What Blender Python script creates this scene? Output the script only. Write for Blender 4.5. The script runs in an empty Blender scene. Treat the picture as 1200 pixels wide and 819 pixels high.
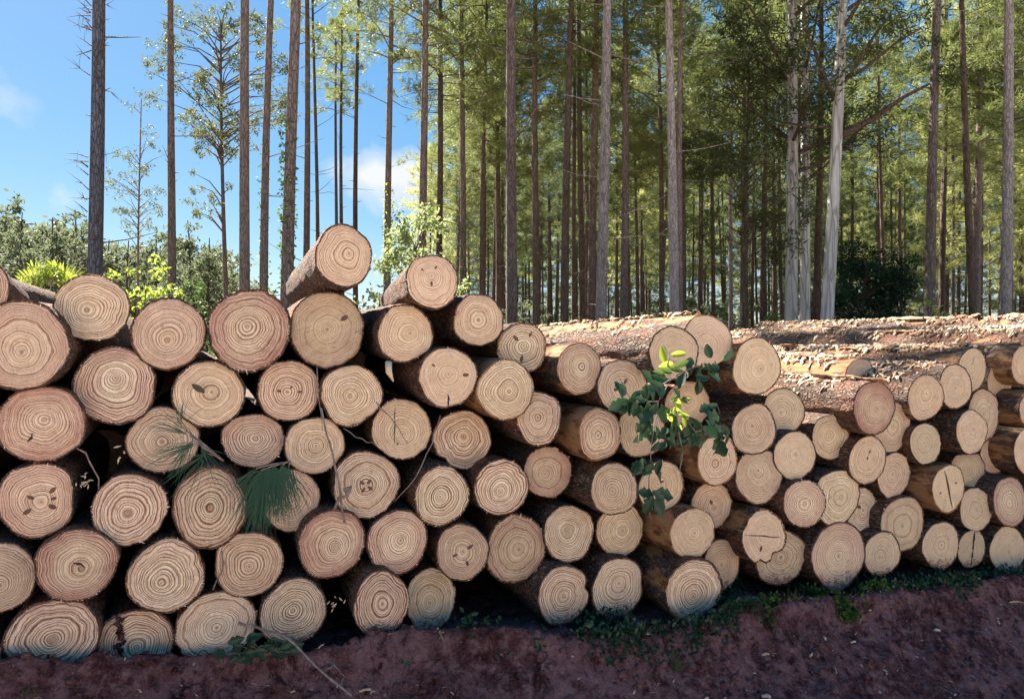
import bpy, math, random
import numpy as np
from mathutils import Vector, Matrix, noise as mn

random.seed(7); rng = np.random.default_rng(7)
S = bpy.context.scene; COL = S.collection
# ------------------------------------------------------------------ camera
F = 26/36*1200; CAMH = 1.6
cam_d = bpy.data.cameras.new('camera'); cam = bpy.data.objects.new('camera', cam_d); COL.objects.link(cam)
cam_d.lens = 26; cam_d.sensor_width = 36; cam_d.clip_start = .05; cam_d.clip_end = 2000
cam.location = (0, 0, CAMH); cam.rotation_euler = (math.radians(90), 0, 0); S.camera = cam
# ------------------------------------------------------------------ light
SUN_EL, SUN_AZ = 43, -42            # azimuth from +Y (camera forward), negative = left
w = bpy.data.worlds.new('World'); S.world = w; w.use_nodes = True
S.view_settings.view_transform = 'Standard'; S.view_settings.look = 'None'
S.view_settings.exposure = 2.45; S.view_settings.gamma = 1
sd = bpy.data.lights.new('sun', 'SUN'); sd.energy = 5.0; sd.angle = math.radians(.5); sd.color = (1, .93, .82)
sun = bpy.data.objects.new('sun', sd); COL.objects.link(sun)
sv = Vector((math.sin(math.radians(SUN_AZ))*math.cos(math.radians(SUN_EL)), math.cos(math.radians(SUN_AZ))*math.cos(math.radians(SUN_EL)), math.sin(math.radians(SUN_EL))))
sun.rotation_euler = sv.to_track_quat('Z', 'Y').to_euler(); sun.location = sv*60
S.cycles.max_bounces = 4; S.cycles.diffuse_bounces = 3; S.cycles.transmission_bounces = 2; S.cycles.glossy_bounces = 1

class NT:
    """small node-graph helper"""
    def __init__(s, tree): s.t = tree; s.n = tree.nodes; s.l = tree.links
    def new(s, typ, ins=None, **kw):
        nd = s.n.new(typ)
        for k, v in kw.items(): setattr(nd, k, v)
        for k, v in (ins or {}).items(): s.put(nd, k, v)
        return nd
    def put(s, nd, k, v):
        sock = nd.inputs[k]
        if isinstance(v, bpy.types.NodeSocket): s.l.new(v, sock)
        else: sock.default_value = v
    def m(s, op, a, b=0., c=None, clamp=False):
        nd = s.new('ShaderNodeMath', {0: a, 1: b}, operation=op, use_clamp=clamp)
        if c is not None: s.put(nd, 2, c)
        return nd.outputs[0]
    def v(s, op, a, b=(0, 0, 0), sc=None):
        nd = s.new('ShaderNodeVectorMath', {0: a, 1: b}, operation=op)
        if sc is not None: s.put(nd, 3, sc)
        return nd.outputs['Value'] if op in ('LENGTH', 'DOT_PRODUCT', 'DISTANCE') else nd.outputs[0]
    def noise(s, vec, scale, detail=3., rough=.5, dist=0., dim='3D'):
        nd = s.new('ShaderNodeTexNoise', {'Scale': scale, 'Detail': detail, 'Roughness': rough, 'Distortion': dist}, noise_dimensions=dim)
        if dim != '1D': s.put(nd, 'Vector', vec)
        else: s.put(nd, 'W', vec)
        return nd.outputs[0]
    def ramp(s, fac, stops, interp='LINEAR'):
        nd = s.new('ShaderNodeValToRGB', {0: fac}); e = nd.color_ramp.elements; nd.color_ramp.interpolation = interp
        while len(e) < len(stops): e.new(1)
        for el, (p, c) in zip(e, stops):
            el.position = p; el.color = (c, c, c, 1) if isinstance(c, (int, float)) else (*c, 1)
        return nd.outputs[0]
    def mix(s, fac, a, b, mode='MIX'):
        nd = s.new('ShaderNodeMix', data_type='RGBA', blend_type=mode, clamp_factor=True)
        for k, v in ((0, fac), (6, a), (7, b)):
            if isinstance(v, tuple) and len(v) == 3: v = (*v, 1)
            s.put(nd, k, v)
        return nd.outputs[2]
    def rng(s, x, a, b, c=0., d=1.):
        return s.new('ShaderNodeMapRange', {0: x, 1: a, 2: b, 3: c, 4: d}, clamp=True).outputs[0]

g = NT(w.node_tree); g.n.clear()
sky = g.new('ShaderNodeTexSky', sky_type='NISHITA', sun_disc=False, sun_elevation=math.radians(SUN_EL), sun_rotation=math.radians(SUN_AZ),
            air_density=1.0, dust_density=.2, ozone_density=3.0)
tcd = g.new('ShaderNodeTexCoord').outputs['Generated']
skc = g.new('ShaderNodeGamma', {0: sky.outputs[0], 1: .5}).outputs[0]
skc = g.new('ShaderNodeHueSaturation', {'Saturation': 1.95, 'Value': 1.0, 'Color': skc}).outputs[0]
# clouds: soft puffs in a few directions, broken up by noise
def pxdir(x, y): return Vector(((x-600)/F, 1, (409.5-y)/F)).normalized()
cl = None
nz = g.noise(tcd, 9., 6., .6)
for (x, y, rad, st) in ((438, 205, .09, 1.0), (395, 190, .05, .5), (80, 235, .06, .35), (-400, 60, .25, .8), (1700, 100, .3, .8), (900, -500, .3, .8)):
    d_ = g.v('DISTANCE', g.v('MULTIPLY', tcd, (1, 1, 1.9)), tuple(Vector(pxdir(x, y))*Vector((1, 1, 1.9)) if False else (pxdir(x, y)[0], pxdir(x, y)[1], pxdir(x, y)[2]*1.9)))
    k = g.m('MULTIPLY', g.rng(d_, rad*1.3, 0., 0., 1.), st)
    cl = k if cl is None else g.m('MAXIMUM', cl, k)
cf = g.rng(g.m('ADD', cl, g.m('MULTIPLY', g.m('SUBTRACT', nz, .5), 1.6)), .3, .8)
cf = g.m('MULTIPLY', cf, g.rng(cl, 0., .25))
skc = g.mix(cf, skc, (2.6, 2.7, 2.8))
bg = g.new('ShaderNodeBackground', {'Color': skc, 'Strength': .066})
g.l.new(bg.outputs[0], g.new('ShaderNodeOutputWorld').inputs[0])

# ------------------------------------------------------------------ placing helpers
VPX, VPY, D = 255, 400, 4.0
PSI = math.atan((600-VPX)/F)
A = Vector((-math.sin(PSI), math.cos(PSI), 0)); E = Vector((math.cos(PSI), math.sin(PSI), 0))
def ray(x, y): return Vector(((x-600)/F, 1, (409.5-y)/F))
def onplane(x, y, s=0.):
    r = ray(x, y); return Vector((0, 0, CAMH)) + r*((D-s)/r.dot(A))
def px(x, y, z): return Vector((0, 0, CAMH)) + ray(x, y)*z
def mesh_np(name, verts, faces, mat=None, uvs=None, smooth=True, mats=None, midx=None):
    """verts (n,3); faces (m,k) one arity"""
    me = bpy.data.meshes.new(name); verts = np.asarray(verts, np.float32); faces = np.asarray(faces, np.int32)
    n, k = faces.shape
    me.vertices.add(len(verts)); me.vertices.foreach_set('co', verts.ravel())
    me.loops.add(n*k); me.loops.foreach_set('vertex_index', faces.ravel())
    me.polygons.add(n); me.polygons.foreach_set('loop_start', np.arange(n, dtype=np.int32)*k)
    me.polygons.foreach_set('loop_total', np.full(n, k, np.int32))
    if smooth: me.polygons.foreach_set('use_smooth', np.ones(n, bool))
    me.update(calc_edges=True)
    if uvs is not None:
        ul = me.uv_layers.new(name='UVMap'); ul.data.foreach_set('uv', np.asarray(uvs, np.float32)[faces.ravel()].ravel())
    if mat: me.materials.append(mat)
    return me
def link(name, me, parent=None, loc=None):
    o = bpy.data.objects.new(name, me); COL.objects.link(o)
    if parent is not None: o.parent = parent
    if loc is not None: o.location = loc
    return o
def tag(o, label=None, cat=None, group=None, kind=None):
    for k, v in (('label', label), ('category', cat), ('group', group), ('kind', kind)):
        if v: o[k] = v
    return o
def tube(pts, rads, n=8, cap=True, jit=0.):
    """swept tube -> verts, quads"""
    pts = [Vector(p) for p in pts]; V = []; Fq = []
    up = Vector((.31, .22, .92))
    for i, p in enumerate(pts):
        t = (pts[min(i+1, len(pts)-1)]-pts[max(i-1, 0)]).normalized()
        a = t.cross(up);  a = a.normalized() if a.length > 1e-4 else Vector((1, 0, 0))
        b = t.cross(a)
        for k in range(n):
            th = 2*math.pi*k/n; r = rads[i]*(1+jit*(random.random()-.5))
            V.append(p+a*math.cos(th)*r+b*math.sin(th)*r)
    for i in range(len(pts)-1):
        for k in range(n):
            k2 = (k+1) % n; Fq.append((i*n+k, i*n+k2, (i+1)*n+k2, (i+1)*n+k))
    if cap:
        for base, flip in ((0, 1), ((len(pts)-1)*n, 0)):
            c = len(V); V.append(sum((V[base+k] for k in range(n)), Vector())/n)
            for k in range(0, n, 2):
                q = (base+k, base+(k+1) % n, base+(k+2) % n, c); Fq.append(q[::-1] if flip else q)
    return V, Fq
class MB:
    def __init__(s): s.V = []; s.F = []
    def add(s, V, Fq): o = len(s.V); s.V += [tuple(v) for v in V]; s.F += [tuple(i+o for i in f) for f in Fq]
    def tube(s, *a, **k): s.add(*tube(*a, **k))
    def mesh(s, name, mat, smooth=True): return mesh_np(name, s.V, s.F, mat, smooth=smooth)

# ------------------------------------------------------------------ materials
def newmat(name):
    m = bpy.data.materials.new(name); m.use_nodes = True; g = NT(m.node_tree); g.n.clear()
    g.out = g.new('ShaderNodeOutputMaterial'); return m, g
def finish(g, col, rough=.85, bump=None, bstr=.3, bdist=.01, spec=.25):
    p = g.new('ShaderNodeBsdfPrincipled', {'Base Color': col, 'Roughness': rough, 'Specular IOR Level': spec})
    if bump is not None:
        b = g.new('ShaderNodeBump', {'Strength': bstr, 'Distance': bdist, 'Height': bump}); g.l.new(b.outputs[0], p.inputs['Normal'])
    g.l.new(p.outputs[0], g.out.inputs[0]); return p
def attr(g, n): return g.new('ShaderNodeAttribute', attribute_type='OBJECT', attribute_name=n).outputs['Fac']

def mat_endgrain():
    m, g = newmat('end_grain')
    uv = g.new('ShaderNodeUVMap').outputs[0]
    rnd = attr(g, 'seed'); red = attr(g, 'red'); rings = attr(g, 'rings'); con = attr(g, 'contrast'); kerf = attr(g, 'kerf'); lite = attr(g, 'lite'); tint = attr(g, 'tint'); mud = attr(g, 'mud')
    off = g.new('ShaderNodeCombineXYZ', {0: g.m('MULTIPLY', rnd, 37.), 1: g.m('MULTIPLY', rnd, 91.), 2: g.m('MULTIPLY', rnd, 13.)}).outputs[0]
    p = g.v('ADD', uv, off)
    t = g.v('LENGTH', uv)
    n1 = g.noise(p, 1.6, 2., .5); n2 = g.noise(p, 7., 2., .55); n3 = g.noise(p, 34., 3., .6)
    tt = g.m('ADD', t, g.m('MULTIPLY', g.m('SUBTRACT', n1, .5), g.m('MULTIPLY', g.m('ADD', t, .12), .30)))
    tt = g.m('ADD', tt, g.m('MULTIPLY', g.m('SUBTRACT', n2, .5), .008))
    tt = g.m('ADD', tt, g.m('MULTIPLY', g.m('SUBTRACT', n3, .5), .024))
    # uneven spacing: rings wider inside, finer outside
    sp = g.noise(g.m('ADD', g.m('MULTIPLY', tt, 5.), g.m('MULTIPLY', rnd, 50.)), 1., 2., .6, dim='1D')
    ph = g.m('MULTIPLY', g.m('ADD', g.m('POWER', g.m('MAXIMUM', tt, 0.), 1.12), g.m('MULTIPLY', sp, .16)), rings)
    fr = g.m('FRACT', ph)
    rid = g.m('FLOOR', ph)
    wn = g.new('ShaderNodeTexWhiteNoise', {'W': g.m('ADD', rid, g.m('MULTIPLY', rnd, 77.))}, noise_dimensions='1D').outputs[0]
    prof = g.ramp(fr, [(0., .3), (.08, 0.), (.52, .03), (.68, .5), (.78, 1.), (.9, 1.), (1., .3)])
    brk = g.rng(g.noise(p, 4.5, 3., .6), .3, .6, .5, 1.)
    prof = g.m('MULTIPLY', prof, g.m('MULTIPLY', brk, g.m('ADD', g.m('MULTIPLY', wn, .5), .8)))
    edgefade = g.rng(t, .0, .10, .3, 1.)
    rg = g.m('MULTIPLY', g.m('MULTIPLY', prof, edgefade), con)
    # colours
    pale = g.mix(g.noise(p, 2.2, 3., .5), (.66, .48, .33), (.82, .67, .49))
    outer = g.mix(g.rng(g.noise(p, 3.5, 4., .65), .35, .7), (.56, .35, .27), (.43, .21, .175))
    ang = g.noise(p, 1.3, 1., .5)
    of = g.rng(g.m('ADD', t, g.m('MULTIPLY', g.m('SUBTRACT', ang, .5), .9)), .42, .95)
    of = g.m('MULTIPLY', of, red)
    base = g.mix(of, pale, outer)
    latec = g.mix(of, (.19, .085, .05), (.14, .05, .045))
    crm = g.mix(of, (1., .94, .78), (.76, .57, .46))
    hi = g.ramp(fr, [(0., .0), (.12, .35), (.38, 1.), (.55, .5), (.68, 0.), (1., 0.)])
    hi = g.m('MULTIPLY', g.m('MULTIPLY', hi, g.rng(g.noise(p, 2.6, 3., .6), .35, .62, .25, 1.)), g.m('MULTIPLY', con, 1.0))
    col = g.mix(hi, base, crm); col = g.mix(rg, col, latec)
    # grey weathering / handling blotches
    bl = g.rng(g.noise(p, 1.9, 5., .65), .48, .72)
    col = g.mix(g.m('MULTIPLY', bl, .25), col, (.35, .25, .185))
    # pith
    pf = g.rng(g.m('ADD', t, g.m('MULTIPLY', n2, .03)), .055, .085, 1., 0.)
    col = g.mix(g.m('MULTIPLY', pf, .45), col, (.36, .2, .14))
    pf2 = g.rng(g.m('ADD', t, g.m('MULTIPLY', n3, .012)), .016, .024, 1., 0.)
    col = g.mix(g.m('MULTIPLY', pf2, .8), col, (.13, .07, .05))
    # saw marks, slightly curved straight bands
    rot = g.new('ShaderNodeVectorRotate', {'Vector': uv, 'Angle': g.m('MULTIPLY', rnd, 6.28)}, rotation_type='Z_AXIS').outputs[0]
    st = g.v('MULTIPLY', g.v('ADD', rot, g.v('MULTIPLY', off, (.1, .1, 0.))), (1.2, 26., 1.))
    sw = g.noise(st, 1.6, 3., .7, .15)
    col = g.mix(g.m('MULTIPLY', g.rng(sw, .53, .70), kerf), col, (.27, .165, .115))
    col = g.mix(g.m('MULTIPLY', g.rng(sw, .46, .30), g.m('MULTIPLY', kerf, .6)), col, (.78, .66, .50))
    # fine radial fibres / tool fuzz
    th = g.new('ShaderNodeMath', {0: g.new('ShaderNodeSeparateXYZ', {0: uv}).outputs[1], 1: g.new('ShaderNodeSeparateXYZ', {0: uv}).outputs[0]}, operation='ARCTAN2').outputs[0]
    fv = g.new('ShaderNodeCombineXYZ', {0: g.m('MULTIPLY', g.m('COSINE', th), 28.), 1: g.m('MULTIPLY', g.m('SINE', th), 28.), 2: g.m('MULTIPLY', t, 5.)}).outputs[0]
    fib = g.noise(g.v('ADD', fv, off), 1., 3., .7)
    col = g.mix(g.rng(fib, .5, .75, 0., .28), col, (.26, .15, .10))
    # radial drying checks and fresh scuffs
    cv = g.new('ShaderNodeCombineXYZ', {0: g.m('MULTIPLY', g.m('COSINE', th), 9.), 1: g.m('MULTIPLY', g.m('SINE', th), 9.), 2: g.m('MULTIPLY', t, 1.3)}).outputs[0]
    chk = g.noise(g.v('ADD', cv, off), 1.6, 2., .5)
    col = g.mix(g.m('MULTIPLY', g.rng(g.m('ABSOLUTE', g.m('SUBTRACT', chk, .5)), .012, .0), g.m('MULTIPLY', g.rng(n1, .5, .62), .55)), col, (.12, .06, .045))
    sc2 = g.noise(g.v('MULTIPLY', rot, (3., 9., 1.)), 2.2, 4., .7, .6)
    col = g.mix(g.rng(sc2, .60, .70, 0., .55), col, (.82, .70, .55))
    col = g.mix(g.rng(g.noise(p, 5., 5., .75), .58, .75, 0., .5), col, (.22, .12, .085))
    spk = g.noise(p, 60., 2., .6)
    col = g.mix(g.rng(spk, .66, .74, 0., .5), col, (.12, .07, .05))
    # ragged darker rim
    rim = g.rng(g.m('ADD', t, g.m('MULTIPLY', g.m('SUBTRACT', n3, .5), .05)), .965, 1.0)
    col = g.mix(g.m('MULTIPLY', rim, .8), col, (.10, .05, .035))
    col = g.mix(1., col, g.mix(tint, (1., .93, .90), (.98, 1., .91)), 'MULTIPLY')
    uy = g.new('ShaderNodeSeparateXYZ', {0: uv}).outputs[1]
    low_warm = g.m('ADD', g.m('MULTIPLY', g.m('SUBTRACT', g.noise(p, 7., 6., .75), .5), 2.6), g.m('SUBTRACT', g.m('MULTIPLY', uy, -1.), .74))
    col = g.mix(g.m('MULTIPLY', g.rng(low_warm, -.06, .10, 0., .9), mud), col, (.27, .125, .10))  # mud-coloured splashes painted in to warm the blue skylight cast on low faces
    mk = g.rng(g.noise(g.v('ADD', p, (5., 3., 1.)), 2.1, 6., .8), .60, .66, 0., .55); col = g.mix(mk, col, (.30, .20, .16))
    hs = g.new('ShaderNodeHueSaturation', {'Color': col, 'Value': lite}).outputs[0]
    bmp = g.m('ADD', g.m('MULTIPLY', prof, -.5), g.m('ADD', g.m('MULTIPLY', sw, .8), g.m('MULTIPLY', g.noise(p, 70., 3., .7), .9)))
    finish(g, hs, .82, bmp, .55, .0035, .2); return m
def mat_bark():
    m, g = newmat('pine_bark')
    oc = g.new('ShaderNodeTexCoord').outputs['Object']; rnd = attr(g, 'seed'); peel = attr(g, 'peel')
    off = g.new('ShaderNodeCombineXYZ', {0: g.m('MULTIPLY', rnd, 37.), 1: g.m('MULTIPLY', rnd, 91.), 2: g.m('MULTIPLY', rnd, 13.)}).outputs[0]
    p = g.v('ADD', oc, off); ps = g.v('MULTIPLY', p, (1, 1, .4))
    wv = g.new('ShaderNodeTexNoise', {'Vector': ps, 'Scale': 9., 'Detail': 2.}).outputs['Color']
    pw = g.v('ADD', ps, g.v('MULTIPLY', g.v('SUBTRACT', wv, (.5, .5, .5)), (.12, .12, .07)))
    vo = g.new('ShaderNodeTexVoronoi', {'Vector': pw, 'Scale': 52.}, feature='DISTANCE_TO_EDGE').outputs[0]
    cell = g.new('ShaderNodeTexVoronoi', {'Vector': pw, 'Scale': 52.}).outputs['Color']
    cellv = g.new('ShaderNodeSeparateColor', {0: cell}).outputs[0]
    fis = g.rng(vo, .0, .22, .25, 1.)
    n = g.noise(ps, 45., 4., .7)
    plate = g.mix(cellv, (.055, .034, .026), (.14, .098, .078)); plate = g.mix(g.rng(n, .4, .7), plate, (.26, .20, .16))
    col = g.mix(fis, (.03, .018, .013), plate)
    red = g.rng(g.noise(ps, 6., 3., .6), .45, .62); col = g.mix(g.m('MULTIPLY', red, .45), col, (.25, .10, .055))
    # peeled patches of inner bark / wood
    pn = g.noise(g.v('MULTIPLY', p, (1, 1, .3)), 7., 4., .6)
    pk = g.rng(g.m('ADD', pn, g.m('SUBTRACT', peel, .5)), .47, .53)
    wood = g.mix(g.noise(g.v('MULTIPLY', p, (1, 1, .12)), 30., 4., .7), (.20, .095, .045), (.44, .27, .14))
    wood = g.mix(g.rng(g.noise(ps, 12., 3., .7), .48, .6), wood, (.13, .055, .028))
    col = g.mix(pk, col, wood)
    h = g.m('ADD', g.m('MULTIPLY', fis, 1.), g.m('MULTIPLY', n, .5)); h = g.m('MULTIPLY', h, g.m('SUBTRACT', 1., g.m('MULTIPLY', pk, .85)))
    finish(g, col, .9, h, .9, .012, .15); return m
def mat_simple(name, c1, c2, scale=8., rough=.85, bstr=.4, bdist=.01, stretch=(1, 1, 1), spec=.25, rand=.0, detail=5.):
    m, g = newmat(name)
    oc = g.new('ShaderNodeTexCoord').outputs['Object']
    r = g.new('ShaderNodeObjectInfo').outputs['Random']
    p = g.v('ADD', g.v('MULTIPLY', oc, stretch), g.new('ShaderNodeCombineXYZ', {0: g.m('MULTIPLY', r, 40.), 1: r, 2: g.m('MULTIPLY', r, 9.)}).outputs[0])
    n = g.noise(p, scale, detail, .65)
    col = g.mix(g.rng(n, .35, .65), c1, c2)
    col = g.new('ShaderNodeHueSaturation', {'Color': col, 'Value': g.m('ADD', 1.-rand/2, g.m('MULTIPLY', r, rand))}).outputs[0]
    finish(g, col, rough, n, bstr, bdist, spec); return m
def mat_leaf(name, c1, c2, trans=.35, rough=.6, isl=True, spec=.12, tc=None):
    m, g = newmat(name)
    geo = g.new('ShaderNodeNewGeometry')
    pos = g.noise(geo.outputs['Position'], .45, 4., .65)
    ri = geo.outputs['Random Per Island']
    f = g.m('ADD', g.m('MULTIPLY', ri, .5), g.m('MULTIPLY', g.rng(pos, .35, .65), .5))
    col = g.mix(f, c1, c2)
    pr = g.new('ShaderNodeBsdfPrincipled', {'Base Color': col, 'Roughness': rough, 'Specular IOR Level': spec})
    tcv = g.mix(.5, col, tc or tuple(min(1, x*1.6) for x in c2))
    tr = g.new('ShaderNodeBsdfTranslucent', {'Color': tcv})
    mx = g.new('ShaderNodeMixShader', {0: trans}); g.l.new(pr.outputs[0], mx.inputs[1]); g.l.new(tr.outputs[0], mx.inputs[2])
    g.l.new(mx.outputs[0], g.out.inputs[0]); return m
def mat_trunk(name, dark, light, plate=(1, 1, .25), sc=22.):
    m, g = newmat(name)
    oc = g.new('ShaderNodeTexCoord').outputs['Object']; r = g.new('ShaderNodeObjectInfo').outputs['Random']
    p = g.v('ADD', g.v('MULTIPLY', oc, plate), g.new('ShaderNodeCombineXYZ', {0: g.m('MULTIPLY', r, 40.), 1: r, 2: 0.}).outputs[0])
    vo = g.new('ShaderNodeTexVoronoi', {'Vector': g.v('ADD', p, g.v('MULTIPLY', g.new('ShaderNodeTexNoise', {'Vector': p, 'Scale': 8.}).outputs['Color'], (.08, .08, .08))), 'Scale': sc}, feature='DISTANCE_TO_EDGE').outputs[0]
    n = g.noise(p, 12., 5., .7)
    col = g.mix(g.rng(n, .3, .7), dark, light); col = g.mix(g.rng(vo, 0., .12, .75, 0.), col, tuple(c*.35 for c in dark))
    big = g.noise(oc, 1.1, 3., .6); col = g.mix(g.rng(big, .45, .7, 0., .5), col, tuple(c*.6+.02 for c in light))
    col = g.new('ShaderNodeHueSaturation', {'Color': col, 'Value': g.m('ADD', .75, g.m('MULTIPLY', r, .5))}).outputs[0]
    finish(g, col, .9, g.m('ADD', g.rng(vo, 0., .15), n), .8, .02, .15); return m

M_END = mat_endgrain(); M_BARK = mat_bark()
M_KNOT = mat_simple('knot_wood', (.10, .055, .04), (.22, .13, .09), 60, bdist=.002)
M_CRACK = mat_simple('crack_wood', (.03, .018, .014), (.09, .05, .035), 60, bdist=.002)
M_SPLINT = mat_simple('splintered_wood', (.55, .42, .28), (.72, .6, .44), 40, stretch=(1, 1, .2))
M_TRUNK = mat_trunk('pine_trunk_bark', (.12, .09, .078), (.28, .235, .215))
M_TRUNKD = mat_trunk('dark_trunk_bark', (.075, .055, .045), (.17, .125, .10))
M_EUC = mat_trunk('pale_smooth_bark', (.42, .42, .41), (.66, .66, .63), (1, 1, .12), 7.)
M_TWIG = mat_simple('dry_twig', (.16, .12, .10), (.34, .28, .24), 30)
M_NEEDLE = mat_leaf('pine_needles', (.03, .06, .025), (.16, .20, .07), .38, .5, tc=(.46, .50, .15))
M_NEEDLE3 = mat_leaf('needles_painted_shade', (.02, .042, .02), (.075, .11, .045), .3, .55, tc=(.22, .28, .09))  # darker needle copy, shade painted in for low and far crowns
M_NEEDLE2 = mat_leaf('needles_painted_sun', (.12, .17, .05), (.40, .42, .15), .45, .5, tc=(.80, .80, .28))  # brighter needle copy, sunlight painted into the colour
M_LEAF = mat_leaf('broad_leaves', (.03, .07, .018), (.10, .16, .04), .3, .6)
M_LEAFG = mat_leaf('gum_leaves', (.055, .075, .035), (.165, .185, .085), .33, .6)
M_LEAFO = mat_leaf('olive_leaves', (.022, .036, .016), (.085, .105, .04), .25, .7, spec=.05)
M_LEAFV = mat_leaf('evergreen_leaves', (.008, .025, .016), (.02, .05, .028), .1, .8, spec=.03)
M_LEAFD = mat_leaf('dark_leaves', (.012, .04, .022), (.03, .075, .035), .12, .4, spec=.35)
M_LEAFY = mat_leaf('bright_leaves', (.14, .22, .03), (.33, .42, .06), .45, .4, tc=(.6, .7, .1))
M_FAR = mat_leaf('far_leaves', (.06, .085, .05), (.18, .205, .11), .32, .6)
M_LITTER = mat_leaf('bark_flakes', (.28, .15, .09), (.86, .62, .42), 0.02, .8)
M_CHIP = mat_leaf('wood_chips', (.45, .32, .2), (.8, .7, .55), 0.02, .8)

# ------------------------------------------------------------------ ground
def plane_t(P): return Vector((P[0], P[1], 0)).dot(E)
gb = [(-300, 800), (62, 788), (253, 777), (343, 757), (480, 742), (600, 732), (724, 722), (844, 702), (983, 690), (1103, 671), (1180, 668), (1500, 610)]
gt = [(plane_t(onplane(x, y)), onplane(x, y)[2]) for x, y in gb]
rd = [(-300, 790, .22), (0, 779, .2), (110, 776, .2), (220, 773, .2), (300, 775, .25), (330, 770, .3), (400, 758, .3), (480, 751, .3), (560, 744, .34), (640, 752, .5), (740, 755, .55), (830, 742, .5), (880, 722, .46), (940, 712, .42), (1000, 706, .42), (1100, 694, .42), (1200, 686, .42), (1500, 640, .42)]
rt = [(plane_t(onplane(x, y, s)), onplane(x, y, s)[2], s) for x, y, s in rd]
GT, GZ = np.array([a for a, b in gt]), np.array([b for a, b in gt])
RT, RZ, RS = (np.array([q[i] for q in rt]) for i in range(3))
def ground_z(t, s, fine=True):
    gz = float(np.interp(t, GT, GZ)); rz = float(np.interp(t, RT, RZ)); rs = float(np.interp(t, RT, RS))
    rs += .035*mn.noise(Vector((t*1.7, 3.3, 0))) + .02*mn.noise(Vector((t*6, 1.3, 0)))
    if s <= 0: z = gz
    elif s < rs: k = s/rs; z = gz+(rz-gz)*(k*k*(3-2*k))
    else:
        u = s-rs; z = rz - .62*u if u < .75 else rz-.465-.02*min(1, u-.75)
        z -= .10*(1-math.exp(-u*16))
    if 0 < s < rs+.1: z += .035*math.exp(-((s-rs+.05)/.06)**2)-.03*math.exp(-((s-rs*.45)/.12)**2)
    if s > -1.5 and s < 4 and fine:
        a = .5 if s < 0 else 1.
        u = max(0, s-rs)
        z += a*(.04*mn.noise(Vector((t*3, s*3.5, 0)))+.034*mn.noise(Vector((t*9, s*6, 2)))+.026*abs(mn.noise(Vector((t*22, s*20, 5))))+.007*mn.noise(Vector((t*55, s*50, 9))))
        if u > 0: z += .03*min(1, u*4)*abs(mn.noise(Vector((t*7+.9*s, s*1.6, 7))))
    if s < -6: z += (mn.noise(Vector((t*.06, s*.06, 0))))*.35*min(1, (-6-s)/10)
    if s > 5: z += min(3.2, (s-5)*.3)  # unseen rise behind the camera, shaped to bounce warm sunlight onto the faces
    return z
def axis_vals(lo, hi, fine, outs):
    v = list(np.arange(lo, hi, fine)); a = []; b = []
    step = fine; x = lo
    while x > outs[0]: step *= 1.35; x -= step; a.append(x)
    step = fine; x = v[-1]
    while x < outs[1]: step *= 1.35; x += step; b.append(x)
    return np.array(a[::-1]+v+b)
ts = axis_vals(-3.2, 8.6, .022, (-900, 900)); ss = axis_vals(-.1, 1.75, .022, (-1200, 400))
gv = []; uvs = []
for s_ in ss:
    for t_ in ts:
        P = A*(D-s_)+E*t_; gv.append((P.x, P.y, ground_z(t_, s_)))
        uvs.append((min(1, max(0, (-s_-.6)/3)), min(1, max(0, (s_-1.9)/1.))))
nt, ns = len(ts), len(ss); ii = np.arange((ns-1)*(nt-1)); r_, c_ = ii//(nt-1), ii % (nt-1)
q = np.stack([r_*nt+c_, (r_+1)*nt+c_, (r_+1)*nt+c_+1, r_*nt+c_+1], 1)
def mat_dirt():
    m, g = newmat('red_earth')
    oc = g.new('ShaderNodeTexCoord').outputs['Object']; uv = g.new('ShaderNodeUVMap').outputs[0]
    z = g.new('ShaderNodeSeparateXYZ', {0: uv}).outputs[0]; z2 = g.new('ShaderNodeSeparateXYZ', {0: uv}).outputs[1]
    st_ = g.new('ShaderNodeVectorRotate', {'Vector': oc, 'Angle': -PSI+.1}, rotation_type='Z_AXIS').outputs[0]
    n1 = g.noise(oc, 2.2, 6., .7); n2 = g.noise(oc, 14., 8., .72); n3 = g.noise(oc, 70., 5., .75); n4 = g.noise(g.v('MULTIPLY', st_, (7., 3., 3.)), 1.3, 5., .7, .5)
    col = g.mix(g.rng(n1, .42, .60), (.125, .050, .052), (.29, .155, .16)); col = g.mix(g.rng(n2, .48, .66), col, (.36, .21, .205))
    col = g.mix(g.rng(n4, .44, .34), col, (.075, .03, .033))
    col = g.mix(g.rng(n2, .46, .36), col, (.05, .022, .022))
    col = g.mix(g.rng(n3, .60, .70, 0., .7), col, (.55, .40, .34)); col = g.mix(g.rng(n3, .42, .32, 0., .7), col, (.05, .024, .024))
    fl = g.mix(g.rng(n2, .35, .6), (.09, .05, .03), (.26, .17, .10))
    col = g.mix(z, col, fl)
    col = g.mix(z2, col, g.mix(n2, (.50, .37, .29), (.62, .50, .41)))  # unseen ground behind the camera, made pale to throw warm fill on the logs
    finish(g, col, .95, g.m('ADD', g.m('ADD', g.m('MULTIPLY', n2, 1.6), g.m('MULTIPLY', n4, .5)), g.m('MULTIPLY', n3, .7)), 1., .035, .1); return m
M_DIRT = mat_dirt()
tag(link('ground', mesh_np('ground', gv, q, M_DIRT, uvs)), kind='structure')

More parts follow.
